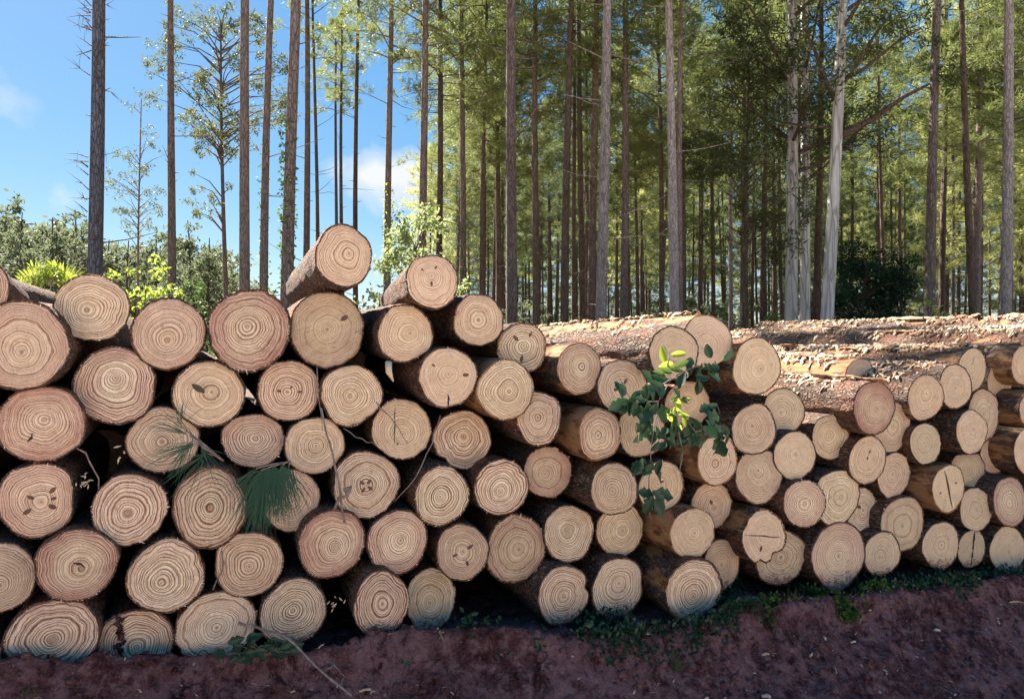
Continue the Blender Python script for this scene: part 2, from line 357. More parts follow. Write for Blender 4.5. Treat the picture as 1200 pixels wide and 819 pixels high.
# loose clods of earth
def rock_mesh(mb, c, r):
    V = []; n, k = 6, 4
    for i in range(k+1):
        ph = math.pi*i/k
        for j in range(n):
            th = 2*math.pi*j/n; v = Vector((math.sin(ph)*math.cos(th), math.sin(ph)*math.sin(th), math.cos(ph)*.7))
            rr = r*(1+.5*mn.noise(v*1.7+Vector(c)*9)); V.append(Vector(c)+v*rr)
    mb.add(V, [(i*n+j, i*n+(j+1) % n, (i+1)*n+(j+1) % n, (i+1)*n+j) for i in range(k) for j in range(n)])
def gpt(t, s, dz=0.): P = A*(D-s)+E*t; return Vector((P.x, P.y, ground_z(t, s)+dz))
mb = MB()
for i in range(5200):
    t = random.uniform(-2.6, 7.5); s = random.gauss(float(np.interp(t, RT, RS))+.12, .22) if i % 2 else random.uniform(.05, 1.6)
    if s < .03: continue
    rock_mesh(mb, gpt(t, s, .001), random.choice([.004, .005, .006, .008, .012, .016, .024]) * random.uniform(.7, 1.5))
tag(link('earth_clods', mb.mesh('earth_clods', M_DIRT)), 'crumbly clods of dark red earth strewn over the bank in front of the logs', 'soil', kind='stuff')

# ------------------------------------------------------------------ logs
ENDS = []
def pine_log(cx, cy, w, h, label, s=None, vp=None, L=None, red=None, rings=None, con=None, kerf=None, lite=None, peel=None, notch=None,
             knots=(), cracks=(), taper=.93, pith=None, group='felled pine logs stacked in the pile', rag=1., detail=1, flat=None):
    i = len(ENDS); R = random.Random(1000+i)
    s = R.uniform(-.045, .045) if s is None else (s*.5+.01 if s > .12 else s)
    w, h = w*1.02, h*1.02
    C = onplane(cx, cy, s)
    rx = (onplane(cx+w/2, cy, s)-onplane(cx-w/2, cy, s)).length/2
    rz = (onplane(cx, cy+h/2, s)-onplane(cx, cy-h/2, s)).length/2
    q = rx/rz; rm = math.sqrt(rx*rz); q = min(1.13, max(.88, q)); rx, rz = rm*math.sqrt(q), rm/math.sqrt(q)
    vx, vy = vp if vp else (VPX+R.uniform(-45, 45), VPY+R.uniform(-14, 14))
    ax = ray(vx, vy).normalized()
    nrm = (-A + Vector((R.uniform(-.07, .07), 0, R.uniform(-.07, .07)))).normalized()   # the saw cut is square to the stack, near enough
    X = Vector((0, 0, 1)).cross(nrm).normalized(); Y = nrm.cross(X)
    Mx = Matrix((X, Y, nrm)).transposed().to_4x4(); Mx.translation = C
    axl = Vector((ax.dot(X), ax.dot(Y), ax.dot(nrm)))           # local axis, going back (z<0)
    root = bpy.data.objects.new('pine_log', None); COL.objects.link(root); root.matrix_world = Mx; root.empty_display_size = .1
    tag(root, label, 'log', group)
    L = L or R.uniform(2.9, 3.5)
    n = 64; th = np.arange(n)*2*np.pi/n; sd_ = R.random()*100
    a2, a3, a4, a5 = (R.uniform(-1, 1)*k for k in (.035, .034, .022, .014)); p2, p3, p4, p5 = (R.uniform(0, 6.28) for _ in range(4))
    out = 1+a2*np.cos(2*th+p2)+a3*np.cos(3*th+p3)+a4*np.cos(4*th+p4)+a5*np.cos(5*th+p5)
    fl = np.array([mn.noise(Vector((math.cos(t)*3, math.sin(t)*3, sd_))) for t in th])*.034
    out = out+fl
    if notch:
        for (na, nd, nw) in notch:
            dd = np.abs((th-math.radians(na)+np.pi) % (2*np.pi)-np.pi); out = out-nd*np.exp(-(dd/nw)**2)
    if flat:      # flat cut across (angle, distance 0..1)
        fa, fd = flat; cc = np.cos(th-math.radians(fa)); out = np.where(cc*out > fd, fd/np.maximum(cc, .01), out)
    fray = np.array([mn.noise(Vector((math.cos(t)*14, math.sin(t)*14, sd_+5))) for t in th])
    wood = out*(.972+.016*rag*fray)
    bx, by = np.cos(th)*rx, np.sin(th)*rz
    pa, pr = R.uniform(0, 6.28), R.uniform(.0, .24)
    pith = pith or (math.cos(pa)*pr, math.sin(pa)*pr); pc = np.array([pith[0]*rx, pith[1]*rz])
    # --- face
    K = 11; V = [(pc[0], pc[1], 0)]; UV = [(0, 0)]; Fq = []
    for k in range(1, K+1):
        f = (k/K)**.9
        zz = -.0035*(f > .97)+0
        for j in range(n):
            x = pc[0]*(1-f)+bx[j]*wood[j]*f; y = pc[1]*(1-f)+by[j]*wood[j]*f
            V.append((x, y, zz+.0022*mn.noise(Vector((x*14, y*14, sd_)))*min(1, (1-f)*6)+(fray[j]*.004*rag if k == K else 0))); UV.append((f*math.cos(th[j]), f*math.sin(th[j])))
    for j in range(0, n, 2): Fq.append((0, 1+j, 1+(j+1) % n, 1+(j+2) % n))
    for k in range(K-1):
        for j in range(n): Fq.append((1+k*n+j, 1+(k+1)*n+j, 1+(k+1)*n+(j+1) % n, 1+k*n+(j+1) % n))
    for q_ in range(int(16+14*rag)):
        j = R.randrange(n); f0 = .975; o_ = len(V); ux, uy = math.cos(th[j]), math.sin(th[j]); ll = R.uniform(.003, .011)*(.6+.6*rag)*(2.2 if R.random() < .06 else 1)
        x0, y0 = pc[0]*(1-f0)+bx[j]*wood[j]*f0, pc[1]*(1-f0)+by[j]*wood[j]*f0; ww = .0035; sk = R.uniform(-1, 1)
        V += [(x0-uy*ww, y0+ux*ww, .003), (x0+uy*ww, y0-ux*ww, .003), (x0+(ux-uy*sk)*ll*.6, y0+(uy+ux*sk)*ll*.6, R.uniform(.001, .01)), (x0+(ux-uy*sk)*ll*.6-uy*ww*.4, y0+(uy+ux*sk)*ll*.6+ux*ww*.4, .002)]
        UV += [(ux*.5, uy*.5)]*4; Fq.append((o_, o_+1, o_+2, o_+3))
    face = link('cut_face', mesh_np('cut_face', V, Fq, M_END, UV), root)
    face['tint'] = min(1., max(0., R.uniform(-.2, .7)+(cx-300)/900*.5)); face['seed'] = R.random(); face['red'] = float(red if red is not None else R.uniform(.35, .75)); face['rings'] = float(rings or R.uniform(10, 15))*1.15; face['mud'] = 1. if cy > float(np.interp(cx, [a for a, b in gb], [b for a, b in gb]))-62 else 0.  # bottom row flag for the painted warm splashes
    face['contrast'] = float(min(1.3, con*1.25) if con is not None else R.uniform(.7, 1.0)); face['kerf'] = float(kerf if kerf is not None else R.uniform(.05, .6))
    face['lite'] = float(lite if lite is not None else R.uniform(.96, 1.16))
    # --- bark: rim then body
    zs = [0, -.004, -.02, -.05, -.09]+list(np.linspace(.13, min(1.3, L*.5), int(18*detail)))[0:0]
    zs = [0., .004, .018, .04]; st = .05/detail
    while zs[-1] < L: zs.append(zs[-1]+st); st *= 1.09
    zs[-1] = L; V = []; Fq = []
    V += [(bx[j]*wood[j]*.995, by[j]*wood[j]*.995, -.002) for j in range(n)]
    for k, z in enumerate(zs):
        tp = 1-(1-taper)*z/L; sw = 1+.01*math.sin(z*2.3+sd_)
        for j in range(n):
            dv = Vector((math.cos(th[j])*3.2, math.sin(th[j])*3.2, z*5+sd_))
            if z < .01: br = 1.004+.026*(fray[j]*.9+.35)*rag if z == 0 else 1.012+.02*fray[j]*rag
            else:
                c = mn.voronoi(Vector((dv.x*1.25, dv.y*1.25, dv.z*1.3)))[0]
                br = 1.0+(.022*mn.noise(dv)+.03*min(.55, c[1]-c[0])+.015*mn.noise(dv*3.1))*(2.1 if detail > 1.4 else 1.)+(.02*mn.noise(dv*2.1)*(detail > 1.4))
            ol = out[j]*tp*sw*br if not (flat or notch) else (out[j] if z < .3 else 1+(out[j]-1)*max(0, 1-(z-.3)*2))*tp*sw*br
            V.append((bx[j]*ol+axl.x/(-axl.z)*z, by[j]*ol+axl.y/(-axl.z)*z, -z if z > 0 else -.001-.004*abs(fray[j])))
    rows = len(zs)+1
    for k in range(rows-1):
        for j in range(n): Fq.append((k*n+j, k*n+n+j, k*n+n+(j+1) % n, k*n+(j+1) % n)[::-1])
    c = len(V); e = (rows-1)*n; V.append(tuple(np.mean([V[e+j] for j in range(n)], 0)))
    for j in range(0, n, 2): Fq.append((e+j, e+(j+1) % n, e+(j+2) % n, c)[::-1])
    bk = link('bark', mesh_np('bark', V, [f[::-1] for f in Fq], M_BARK), root); bk['seed'] = R.random(); bk['peel'] = float(.5+(peel-.5)*.45 if peel is not None and peel > .5 else peel or R.uniform(.24, .38))
    # --- knots: dark streaks in the end grain
    for (ka, kr, kl) in knots:
        a = math.radians(ka); d_ = Vector((math.cos(a), math.sin(a), 0)); o_ = Vector((-d_.y, d_.x, 0)); c0 = Vector((pc[0], pc[1], 0))
        m_ = MB(); V = []; nn = 10
        for rr, zz in ((1., .0005), (.75, .0022), (.3, .0028)):
            for j in range(nn):
                u = 2*math.pi*j/nn; V.append(c0+d_*(kr*rm+math.cos(u)*kl*rm*rr*(1+.15*R.uniform(-1, 1)))+o_*(math.sin(u)*kl*.55*rm*rr)+Vector((0, 0, zz)))
        Fk = [(a_*nn+j, a_*nn+(j+1) % nn, (a_+1)*nn+(j+1) % nn, (a_+1)*nn+j) for a_ in range(2) for j in range(nn)]
        Fk += [(20+0, 20+j, 20+j+1, 20+(j+2) % nn) for j in range(1, nn-1, 2)]
        link('knot', mesh_np('knot', V, Fk, M_KNOT), root)
    for (x0, y0, x1, y1, wd) in cracks:     # in units of radius
        V = []; Fk = []; m = 9
        for k in range(m):
            f = k/(m-1); c0 = Vector((x0+(x1-x0)*f, y0+(y1-y0)*f, 0)); o_ = Vector((-(y1-y0), x1-x0, 0)).normalized()
            c0 += o_*.05*mn.noise(Vector((f*3, sd_, i))); ww = wd*(.25+math.sin(math.pi*f)**.7)*(1+.4*R.uniform(-1, 1))
            for sg, zz in ((-1, .0024), (0, .003), (1, .0024)): v = c0+o_*sg*ww; V.append((v.x*rx, v.y*rz, zz))
        for k in range(m-1):
            for b in (0, 1): Fk.append((k*3+b, k*3+b+1, k*3+b+4, k*3+b+3))
        link('crack', mesh_np('crack', V, Fk, M_CRACK), root)
    ENDS.append(dict(cx=cx, cy=cy, w=w, h=h, s=s, C=C, root=root, ax=ax, r=rm, L=L, taper=taper))
    return root
LG = pine_log
N4 = [(45, .22, .09), (135, .24, .09), (225, .24, .1), (315, .22, .09)]
# left block
LG(-24, 338, 66, 72, 'log at the left edge above the widest pale log, only its right rim in view', s=.1, vp=(120, 425), L=1.6)
LG(26, 404, 112, 102, 'widest pinkish log of the upper left, cut by the photo edge', red=.55, con=.5, rings=17, kerf=.35, s=.12)
LG(108, 361, 89, 79, vp=(135, 395), label='top row log with crisp pale rings right of the bright fern, leftmost on the skyline', rings=12, red=.25, con=.8)
LG(198, 391, 89, 80, vp=(215, 400), label='top row log between the fern side log and the red barked one, pale even rings', rings=12, red=.35, kerf=.3)
LG(293, 387, 96, 95, 'top row log with a broad rusty red rim and scalloped bark edge', red=1.0, rings=13, rag=2., s=.06, lite=.95)
LG(384, 386, 86, 89, 'squarish brown log scored by straight saw marks directly under the topmost log', kerf=.8, con=.35, red=.5, rings=15, s=.02, lite=.88, knots=((35, .55, .12),))
LG(403, 300, 66, 69, 'topmost log of the whole pile, round end jutting against the blue sky', s=.42, vp=(285, 398), rings=14, red=.2, con=.6, detail=2.2, taper=1.08, lite=1.05, L=2.6)
LG(507, 330, 60, 64, 'second highest log, its rough bark body sloping down to the left behind it', s=.40, vp=(395, 392), rings=13, red=.15, knots=((60, .35, .07), (270, .3, .09), (150, .4, .06)), detail=2, con=.5, taper=.85, L=2.8)
LG(475, 391, 63, 68, 'log with mossy bark on its left, just below the second highest log', s=.2, rings=13, con=.45, red=.35, kerf=.25, vp=(300, 380), detail=1.5)
LG(561, 375, 57, 60, 'skyline log with an off centre bullseye right of the second highest log', s=.05, rings=12, red=.2, pith=(-.02, .0))
LG(612, 408, 57, 59, 'skyline log with three knots left of the gap where red wood shows', s=.0, rings=10, red=.45, knots=((140, .45, .13), (60, .5, .1), (260, .5, .13)), kerf=.3)
LG(525, 442, 67, 69, 'pale log with few rings and one dark knot at its right', s=.32, rings=11, con=.3, red=.15, knots=((-3, .58, .11), (150, .6, .07)), cracks=((0, -.55, .02, -.98, .025),), lite=1.08, kerf=.4)
LG(593, 457, 64, 70, 'bright log with orange peeled bark along its left side, below the three knot log', s=.34, rings=12, red=.12, peel=.72, pith=(.12, -.05), lite=1.08, con=.65)
LG(632, 490, 52, 63, 'narrow log tucked against the lower right of the orange peeled log', s=.12, rings=13, red=.2)
LG(135, 452, 97, 89, 'second row log with reddish rim and scarred heart beneath the first two skyline logs', red=.75, rings=13, con=.85)
LG(245, 462, 84, 76, 'second row log with a dead leaf stuck to its middle', red=.3, rings=14, con=.5, s=.02)
LG(339, 458, 73, 71, 'second row log with small knots at its heart under the red rimmed log', red=.3, rings=12, knots=((170, .25, .08), (50, .2, .06), (0, .4, .08)))
LG(412, 463, 72, 70, 'pale second row log under the squarish brown one, rings tight and even', red=.15, rings=12, con=.7, s=.06)
LG(471, 503, 70, 70, 'log with a thin vertical crack below the mossy barked log', red=.4, rings=13, cracks=((-.2, .75, -.25, -.5, .012),), knots=((240, .35, .06),))
LG(542, 515, 67, 68, 'brownish log with spiralling rings and a nick in its lower left rim', red=.35, rings=9, notch=((225, .12, .16),), lite=.95, con=.8)
LG(49, 497, 104, 89, 'big left log with purple red outer wood and a slit at its heart', red=.95, rings=14, cracks=((-.18, -.22, -.32, -.45, .022),), s=.08)
LG(191, 516, 85, 76, 'log half veiled by pine needles at its upper right, left of the needle bunch', red=.25, rings=13, s=.0, lite=.92)
LG(297, 516, 74, 62, 'brown log directly above the hanging bunch of pine needles', red=.55, rings=12, con=.9, s=-.05)
LG(369, 522, 69, 68, 'small log crossed by a long thin twig, left of the star knotted log', red=.3, rings=14, con=.6)
LG(429, 568, 77, 78, 'log with a dark star of knots at its heart and a twig at its left', red=.3, rings=13, knots=tuple((a+8, r*.65, .09) for a, r, k in N4), s=.04)
LG(518, 581, 63, 69, 'pale crisp ringed log in the fourth row, left of the white flecked one', red=.15, rings=12, con=.8, s=.1)
LG(588, 571, 62, 66, 'pale log with strong round rings and a white scuff at its lower left', red=.1, rings=11, con=.85, s=.1, lite=1.05)
LG(642, 553, 55, 60, 'small rosy pink log with woolly rim right of the strongly ringed one', red=.9, rings=14, con=.5, rag=2, lite=1.0, s=.02)
LG(43, 586, 90, 88, 'left edge log with five dark knots in a star round its heart', red=.5, rings=15, knots=((50, .42, .11), (150, .3, .1), (215, .42, .12), (330, .3, .12), (15, .3, .08)), s=.05)
LG(152, 597, 88, 84, 'clean round log with wide rings, third from the bottom in the second column', red=.3, rings=10, con=.85, s=.08)
LG(246, 595, 87, 91, 'large log immediately left of the hanging pine needles', red=.6, rings=11, con=.85, s=.1)
LG(342, 586, 62, 75, 'log whose left half is covered by the hanging pine needles', red=.45, rings=14, con=.6, s=-.03)
LG(389, 637, 79, 77, 'round log with wine red speckled rim under the star knotted log', red=1., rings=15, s=.1, con=.75)
LG(466, 635, 68, 74, 'reddish rimmed round log right of the wine red one', red=.8, rings=14, s=.08, con=.75)
LG(542, 647, 60, 66, 'pink brown log with three oblong knots above the ground cover', red=.55, rings=14, knots=((30, .3, .12), (200, .3, .1), (290, .45, .1)), s=.08)
LG(605, 643, 69, 79, 'rough brown log with torn outer wood and slanting saw scores', red=.6, kerf=.75, rings=10, con=.45, s=.06, rag=2, lite=.86)
LG(-2, 677, 78, 92, 'log cut off by the left edge in the second lowest row', red=.1, rings=14, con=.6, s=.06, lite=.9)
LG(90, 662, 98, 84, 'wide oval log with purple speckled rim and a split heart, second lowest row', red=1., rings=13, s=.12, cracks=((-.08, .1, .2, -.05, .03),))
LG(195, 675, 92, 83, 'second lowest row log with a pinkish round heart and regular wide rings', red=.35, rings=11, s=.1, con=.85)
LG(292, 661, 79, 79, 'second lowest row log directly under the pine needles', red=.2, rings=13, s=.14, lite=.97)
LG(62, 747, 110, 88, 'largest log of the bottom row at the far left, sunk behind the earth bank', red=.35, rings=11, s=.08, con=.85, pith=(.0, -.05))
LG(159, 757, 90, 85, 'bottom row log smeared with a vertical stripe of mud at its left', red=.4, rings=12, s=.02, pith=(.02, -.03), con=.85)
LG(254, 735, 95, 82, 'bottom row log with a knobbly lower left corner, left of the leafy sprig', red=.15, rings=15, s=.14, con=.6, notch=((205, .07, .12), (160, -.02, .3)), pith=(0, 0))
LG(344, 717, 76, 76, 'bottom row log behind the thin stick and the leafy sprig', red=.15, rings=13, s=.1, con=.9)
LG(447, 708, 64, 78, 'bottom log standing proud with its dark bark body on the left, near the picture middle', s=.34, red=.2, rings=12, con=.8)
LG(505, 702, 58, 74, 'greenish tan bottom log half behind the proud one', s=.02, red=.1, rings=13, lite=.85)
LG(-40, 770, 78, 84, 'bottom log showing only a sliver at the left edge', s=.05)
# middle
LG(661, 697, 61, 67, 'bottom log with a round pink heart and a dark bite out of its right side', s=.32, red=.25, rings=11, notch=((12, .22, .2),), lite=1.0, con=.7)
LG(724, 689, 62, 68, 'clean pale bottom log between the bitten log and the far protruding one', s=.2, red=.08, rings=13, con=.65)
LG(667, 625, 58, 67, 'fine ringed tan log above the bitten one', s=.08, red=.15, rings=15, con=.85)
LG(727, 621, 55, 62, 'tan log peeping out under the round pale log', s=.0, red=.12, rings=13)
LG(720, 573, 54, 61, 'round pale log with a dark bark body, left of the lowest dark leaf', s=.34, red=.1, rings=13, con=.7)
LG(775, 570, 51, 60, 'pale log behind the lowest hanging leaf', s=.1, red=.1, rings=9, con=.3, knots=((20, .2, .09),), kerf=.3)
LG(679, 432, 51, 61, 'skyline log with a pinkish rim and a torn orange top', s=.1, red=.7, rings=13, con=.6, peel=.55, vp=(240, 410))
LG(729, 452, 57, 60, 'log with a black knotted heart just left of the leafy branch', s=.12, red=.25, rings=12, knots=((190, .25, .11), (60, .3, .12)), con=.5)
LG(790, 414, 55, 62, 'skyline log with a long sunlit grey bark body stretching left', s=.55, vp=(150, 418), red=.1, rings=16, con=.35, kerf=.25, detail=2.4, taper=.72, L=2.6, lite=1.05, peel=.30)
LG(829, 400, 62, 60, 'big pale skyline log leaning over the one with the leaf in front', s=.3, red=.05, rings=11, con=.25, lite=1.12, peel=.6, L=2.4)
LG(886, 429, 56, 66, 'pale kidney shaped skyline log, last before the low right stack', s=.45, red=.05, rings=13, con=.25, lite=1.12, notch=((160, .13, .5),), L=2.2, pith=(.2, -.1), peel=.5)
LG(703, 509, 48, 62, 'log with a long yellow brown stripped side to its left, under the torn orange one', s=.36, red=.65, peel=.8, rings=12, con=.7)
LG(752, 506, 54, 59, 'log mostly masked by the left strand of dark leaves', s=.02, red=.3, rings=13)
LG(806, 475, 52, 58, 'orange brown log behind the bright green leaf cluster', s=-.02, red=.6, con=.3, rings=10, lite=.95)
LG(841, 539, 47, 61, 'oval pale log with a single dark leaf hanging across its top', s=.42, red=.1, rings=12, con=.55, peel=.78, lite=1.05)
LG(884, 503, 52, 60, 'oval log with neat rings below the kidney shaped log', s=.22, red=.2, rings=14, con=.55)
LG(919, 482, 49, 53, 'yellowish round log right of and behind the neat ringed oval one', s=.0, red=.12, rings=12, con=.45)
LG(890, 558, 57, 62, 'log with a dark nick in its top edge and fine central rings', s=.12, red=.3, rings=15, notch=((85, .13, .18),), con=.55)
LG(932, 534, 51, 56, 'pale round log just right of the nicked log', s=.12, red=.08, rings=13, con=.35)
LG(974, 512, 46, 50, 'small yellow tan log beneath the sunlit bark strip left of the dark red log', s=.05, red=.12, rings=11, con=.45)
LG(943, 590, 46, 56, 'log with rough brown rim and body, partly over the bigger pale oval', s=.36, red=.6, rings=10, con=.6, rag=2.5)
LG(981, 583, 53, 66, 'large pale oval log in the middle of the right hand stack', s=.2, red=.08, rings=13, con=.5)
LG(1011, 600, 37, 57, 'log sliver with a dark knot right of the large pale oval', s=.0, red=.05, rings=12, knots=((150, .3, .14),))
LG(834, 592, 46, 54, 'small tan log with two knots under the oval with the hanging leaf', s=.02, red=.3, rings=10, knots=((120, .3, .12), (220, .4, .12)), con=.45)
LG(812, 625, 54, 59, 'smooth pale log with peeled brown side in the second lowest row', s=.42, red=.06, rings=14, peel=.7, con=.5, lite=1.08)
LG(895, 629, 48, 63, 'ragged cream log with a broken lobed outline, overlapping a rounder one', s=.36, red=.02, rings=8, con=.2, notch=((260, .16, .2), (310, .2, .25), (150, .08, .2)), knots=((250, .5, .11),), cracks=((-.9, .15, .8, -.1, .018),), lite=1.12, rag=2.5, peel=.5)
LG(845, 662, 42, 62, 'tan log hidden on its left by the lowest protruding one', s=.05, red=.2, rings=12, con=.4, lite=.95)
LG(813, 691, 62, 72, 'lowest log, jutting furthest forward over the ground cover', s=.52, red=.1, rings=13, con=.7, rag=3., lite=1.08, peel=.46, notch=((240, -.03, .1),))
LG(915, 653, 56, 63, 'round tan bottom log behind the ragged cream one', s=.05, red=.12, rings=14, con=.6, lite=.92)
LG(983, 651, 63, 77, 'biggest bottom log of the right stack with fuzzy pinkish rim', s=.22, red=.55, rings=15, con=.45, rag=.4)
# right
LG(1025, 478, 50, 61, 'dark rosy red log at the front end of a long sunlit bark body', s=.42, vp=(160, 375), red=1.1, rings=13, con=.45, kerf=.5, detail=2, lite=.9, taper=.8, peel=.36, L=3.2)
LG(1046, 501, 44, 60, 'orange tinted log behind the dark rosy one', s=.05, red=.4, rings=9, con=.35, kerf=.3, lite=.95)
LG(1017, 539, 45, 58, 'pale bumpy outlined log with a tiny triple knot at its heart', s=.25, red=.12, rings=10, con=.3, knots=((60, .12, .08), (250, .15, .08)), lite=1.05)
LG(1048, 557, 40, 54, 'pale log tucked behind the bumpy outlined one', s=.05, red=.1, rings=12, con=.45)
LG(1085, 466, 43, 52, 'oval log with concentric pink rim in the top right rows', s=.22, red=.35, rings=12, con=.35, peel=.44)
LG(1120, 453, 37, 53, 'grey cream log right behind the pink rimmed oval', s=.1, red=.06, rings=10, con=.2, lite=1.0)
LG(1140, 433, 34, 50, 'highest small log of the right stack, pale with a faint vertical ridge', s=.0, red=.1, rings=10, con=.22, cracks=((-.05, .2, .05, .6, .01),), peel=.44)
LG(1085, 520, 36, 47, 'small solitary oval log in a dark gap of the right stack', s=.2, red=.2, rings=12, con=.35)
LG(1139, 506, 37, 51, 'cream log with pale even face in front of a larger tan one', s=.25, red=.06, rings=11, con=.3, lite=1.05)
LG(1153, 486, 38, 60, 'larger tan log behind the even cream one', s=.0, red=.4, rings=10, con=.35, kerf=.3, lite=.92)
LG(1112, 572, 40, 54, 'cream log split down the middle by a long groove', s=.36, red=.02, rings=9, con=.2, cracks=((-.3, .8, .25, -.85, .03),), knots=((200, .5, .07), (20, .5, .07)), peel=.7, lite=1.08)
LG(1135, 551, 42, 44, 'brown shaded log with flat cut top behind the split cream one', s=-.05, red=.5, rings=9, con=.35, kerf=.4, flat=(90, .75), lite=.85)
LG(1144, 597, 37, 52, 'tan log with tiny dark heart, lower right of the split cream one', s=.15, red=.1, rings=12, con=.3)
LG(1184, 588, 40, 57, 'reddish rimmed log near the right edge in the second lowest row', s=.12, red=.8, rings=10, con=.5)
LG(1203, 428, 32, 47, 'pinkish log cut by the right edge at the top of the stack', s=.05, red=.4, rings=10, con=.3, peel=.6)
LG(1213, 480, 34, 46, 'log at the right edge below the topmost edge log, barely in view', s=.1, peel=.6)
LG(1208, 528, 40, 57, 'cream log cut by the right edge at mid height', s=.18, red=.05, con=.2, lite=1.08, peel=.55)
LG(1058, 614, 50, 64, 'round tan log with a small chipped spot at its upper left, above the bottom row', s=.1, red=.3, rings=15, con=.45, lite=.95)
LG(1034, 649, 40, 51, 'small cream bottom log leaning on the biggest pinkish one', s=.22, red=.05, rings=14, con=.35)
LG(1103, 639, 40, 55, 'oval tan bottom log with yellowish face beside the cracked one', s=.25, red=.15, rings=11, con=.35)
LG(1139, 643, 35, 43, 'grey bottom log cracked from top to bottom', s=.1, red=.05, rings=9, con=.2, cracks=((.2, .9, .05, -.1, .05), (.05, -.1, -.1, -.85, .04)), lite=.85)
LG(1181, 644, 42, 51, 'smooth grey white bottom log at the right edge', s=.15, red=.0, rings=10, con=.15, lite=1.0)
LG(1008, 441, 38, 38, 'small log end poking up through sunlit bark litter on the right stack', s=-.35, red=.2, con=.3, peel=.7)
# outside the frame, seen only through their bodies running back into view
SH = 'log whose bark body runs into view along the low right stack'
for (x, y, w_, h_, s_) in ((1240, 412, 34, 46, .0), (1278, 404, 34, 50, .0), (1318, 398, 36, 52, 0), (1360, 395, 36, 52, 0), (1405, 393, 38, 54, 0), (1245, 452, 34, 48, 0), (1285, 450, 34, 48, 0), (1250, 500, 34, 48, .1), (1290, 496, 34, 48, .1),
                           (1255, 555, 36, 50, .1), (1300, 545, 36, 50, .1), (1225, 570, 34, 50, .0), (1222, 625, 38, 50, .1), (1270, 610, 38, 50, .1), (1165, 540, 34, 44, -.1), (1180, 500, 32, 44, -.15), (1172, 452, 32, 44, -.12), (1195, 560, 34, 44, -.2), (1330, 440, 34, 48, 0), (1375, 440, 34, 48, 0), (1335, 490, 36, 48, 0), (1385, 490, 36, 48, 0), (1350, 545, 36, 50, 0), (1320, 600, 36, 50, 0)):
    LG(x, y+random.uniform(-7, 5), w_, h_*random.uniform(.85, 1.1), SH, s=s_, vp=(VPX, 392), peel=.42, group='logs at the right edge known by their bodies', L=4.6, taper=.96, con=.4)
for (x, y, w_, h_) in ((-85, 345, 100, 92), (-95, 440, 110, 96), (-75, 540, 104, 92), (-90, 635, 108, 94), (-120, 735, 110, 94), (-190, 390, 120, 100), (-200, 490, 120, 100), (-190, 590, 120, 100), (-215, 690, 120, 100)):
    LG(x, y, w_, h_, 'log at the left end of the pile of which only the body shows through gaps', vp=(VPX, 400), group='logs beyond the left edge')
# recessed logs in the gaps between faces, end colour darkened to imitate shade
def clear(x, y): return min((math.hypot((x-e['cx'])/(e['w']/e['h']), y-e['cy'])-e['h']/2) for e in ENDS)
outline = [(0, 380), (60, 350), (160, 380), (240, 390), (340, 385), (430, 380), (520, 400), (600, 420), (650, 445), (700, 430), (790, 440), (880, 460), (960, 480), (1050, 470), (1200, 430)]
def top_y(x): return float(np.interp(x, [a for a, b in outline], [b for a, b in outline]))
def bot_y(x): return float(np.interp(x, [a for a, b in gb], [b for a, b in gb]))-22
cand = []
for x in range(10, 1200, 7):
    for y in range(340, 760, 7):
        if top_y(x)+22 < y < bot_y(x):
            c = clear(x, y)
            if c > 8: cand.append((c, x, y))
cand.sort(reverse=True)
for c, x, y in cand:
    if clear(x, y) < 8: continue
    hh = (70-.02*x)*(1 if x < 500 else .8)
    LG(x, y, hh, hh, 'recessed log glimpsed in a gap between nearer log ends, darkened as painted shade', s=random.uniform(-1.6, -1.1), group='logs set deep in the gaps of the pile', lite=.6)
# second stack, added to close the gaps to light; end colour darkened as shade
for k in range(57):
    t = -2.6+ (k % 23)*.42; row = k//23
    P = A*(D+3.6)+E*t; zc = (.2+(.38 if row == 2 else 0) if row else -.15)+float(np.interp(t, GT, GZ))
    v = P-Vector((0, 0, CAMH)); X_ = 600+F*P.x/P.y
    yy = 409.5-F*(zc+.2-CAMH)/P.y
    LG(X_, yy, .4*F/P.y, .4*F/P.y, 'log lying behind the front stack, its end darkened as painted shade', s=-3.6, group='logs of the stack behind', lite=.6, L=3, detail=.5)

# bark litter on the sunlit tops
def flake_field(name, spots, size, mat, label, cat):
    V = []; Fq = []
    for (P, nrm) in spots:
        l = size*random.uniform(.4, 1.7); w_ = l*random.uniform(.14, .42); th = l*.05
        nrm = (Vector(nrm)+Vector((random.gauss(0, .35), random.gauss(0, .35), random.gauss(0, .2)))).normalized()
        a = nrm.cross(Vector((random.random()-.5, random.random()-.5, .1))).normalized(); b = nrm.cross(a); o = len(V)
        bend = random.uniform(.02, .25)*l
        for zz in (th, 0):
            for (u, v_, k) in ((-.5, -.5, 0), (.0, -.55, 1), (.5, -.35, 0), (.5, .4, 0), (.0, .5, 1), (-.5, .35, 0)):
                V.append(Vector(P)+a*u*l*random.uniform(.8, 1.1)+b*v_*w_*random.uniform(.7, 1.2)+nrm*(zz+bend*k))
        Fq += [(o, o+1, o+4, o+5), (o+1, o+2, o+3, o+4), (o+6, o+7, o+1, o), (o+7, o+8, o+2, o+1), (o+8, o+9, o+3, o+2), (o+9, o+10, o+4, o+3), (o+10, o+11, o+5, o+4), (o+11, o+6, o, o+5)]
    return tag(link(name, mesh_np(name, [tuple(v) for v in V], Fq, mat, smooth=False)), label, cat, kind='stuff')
spots = []
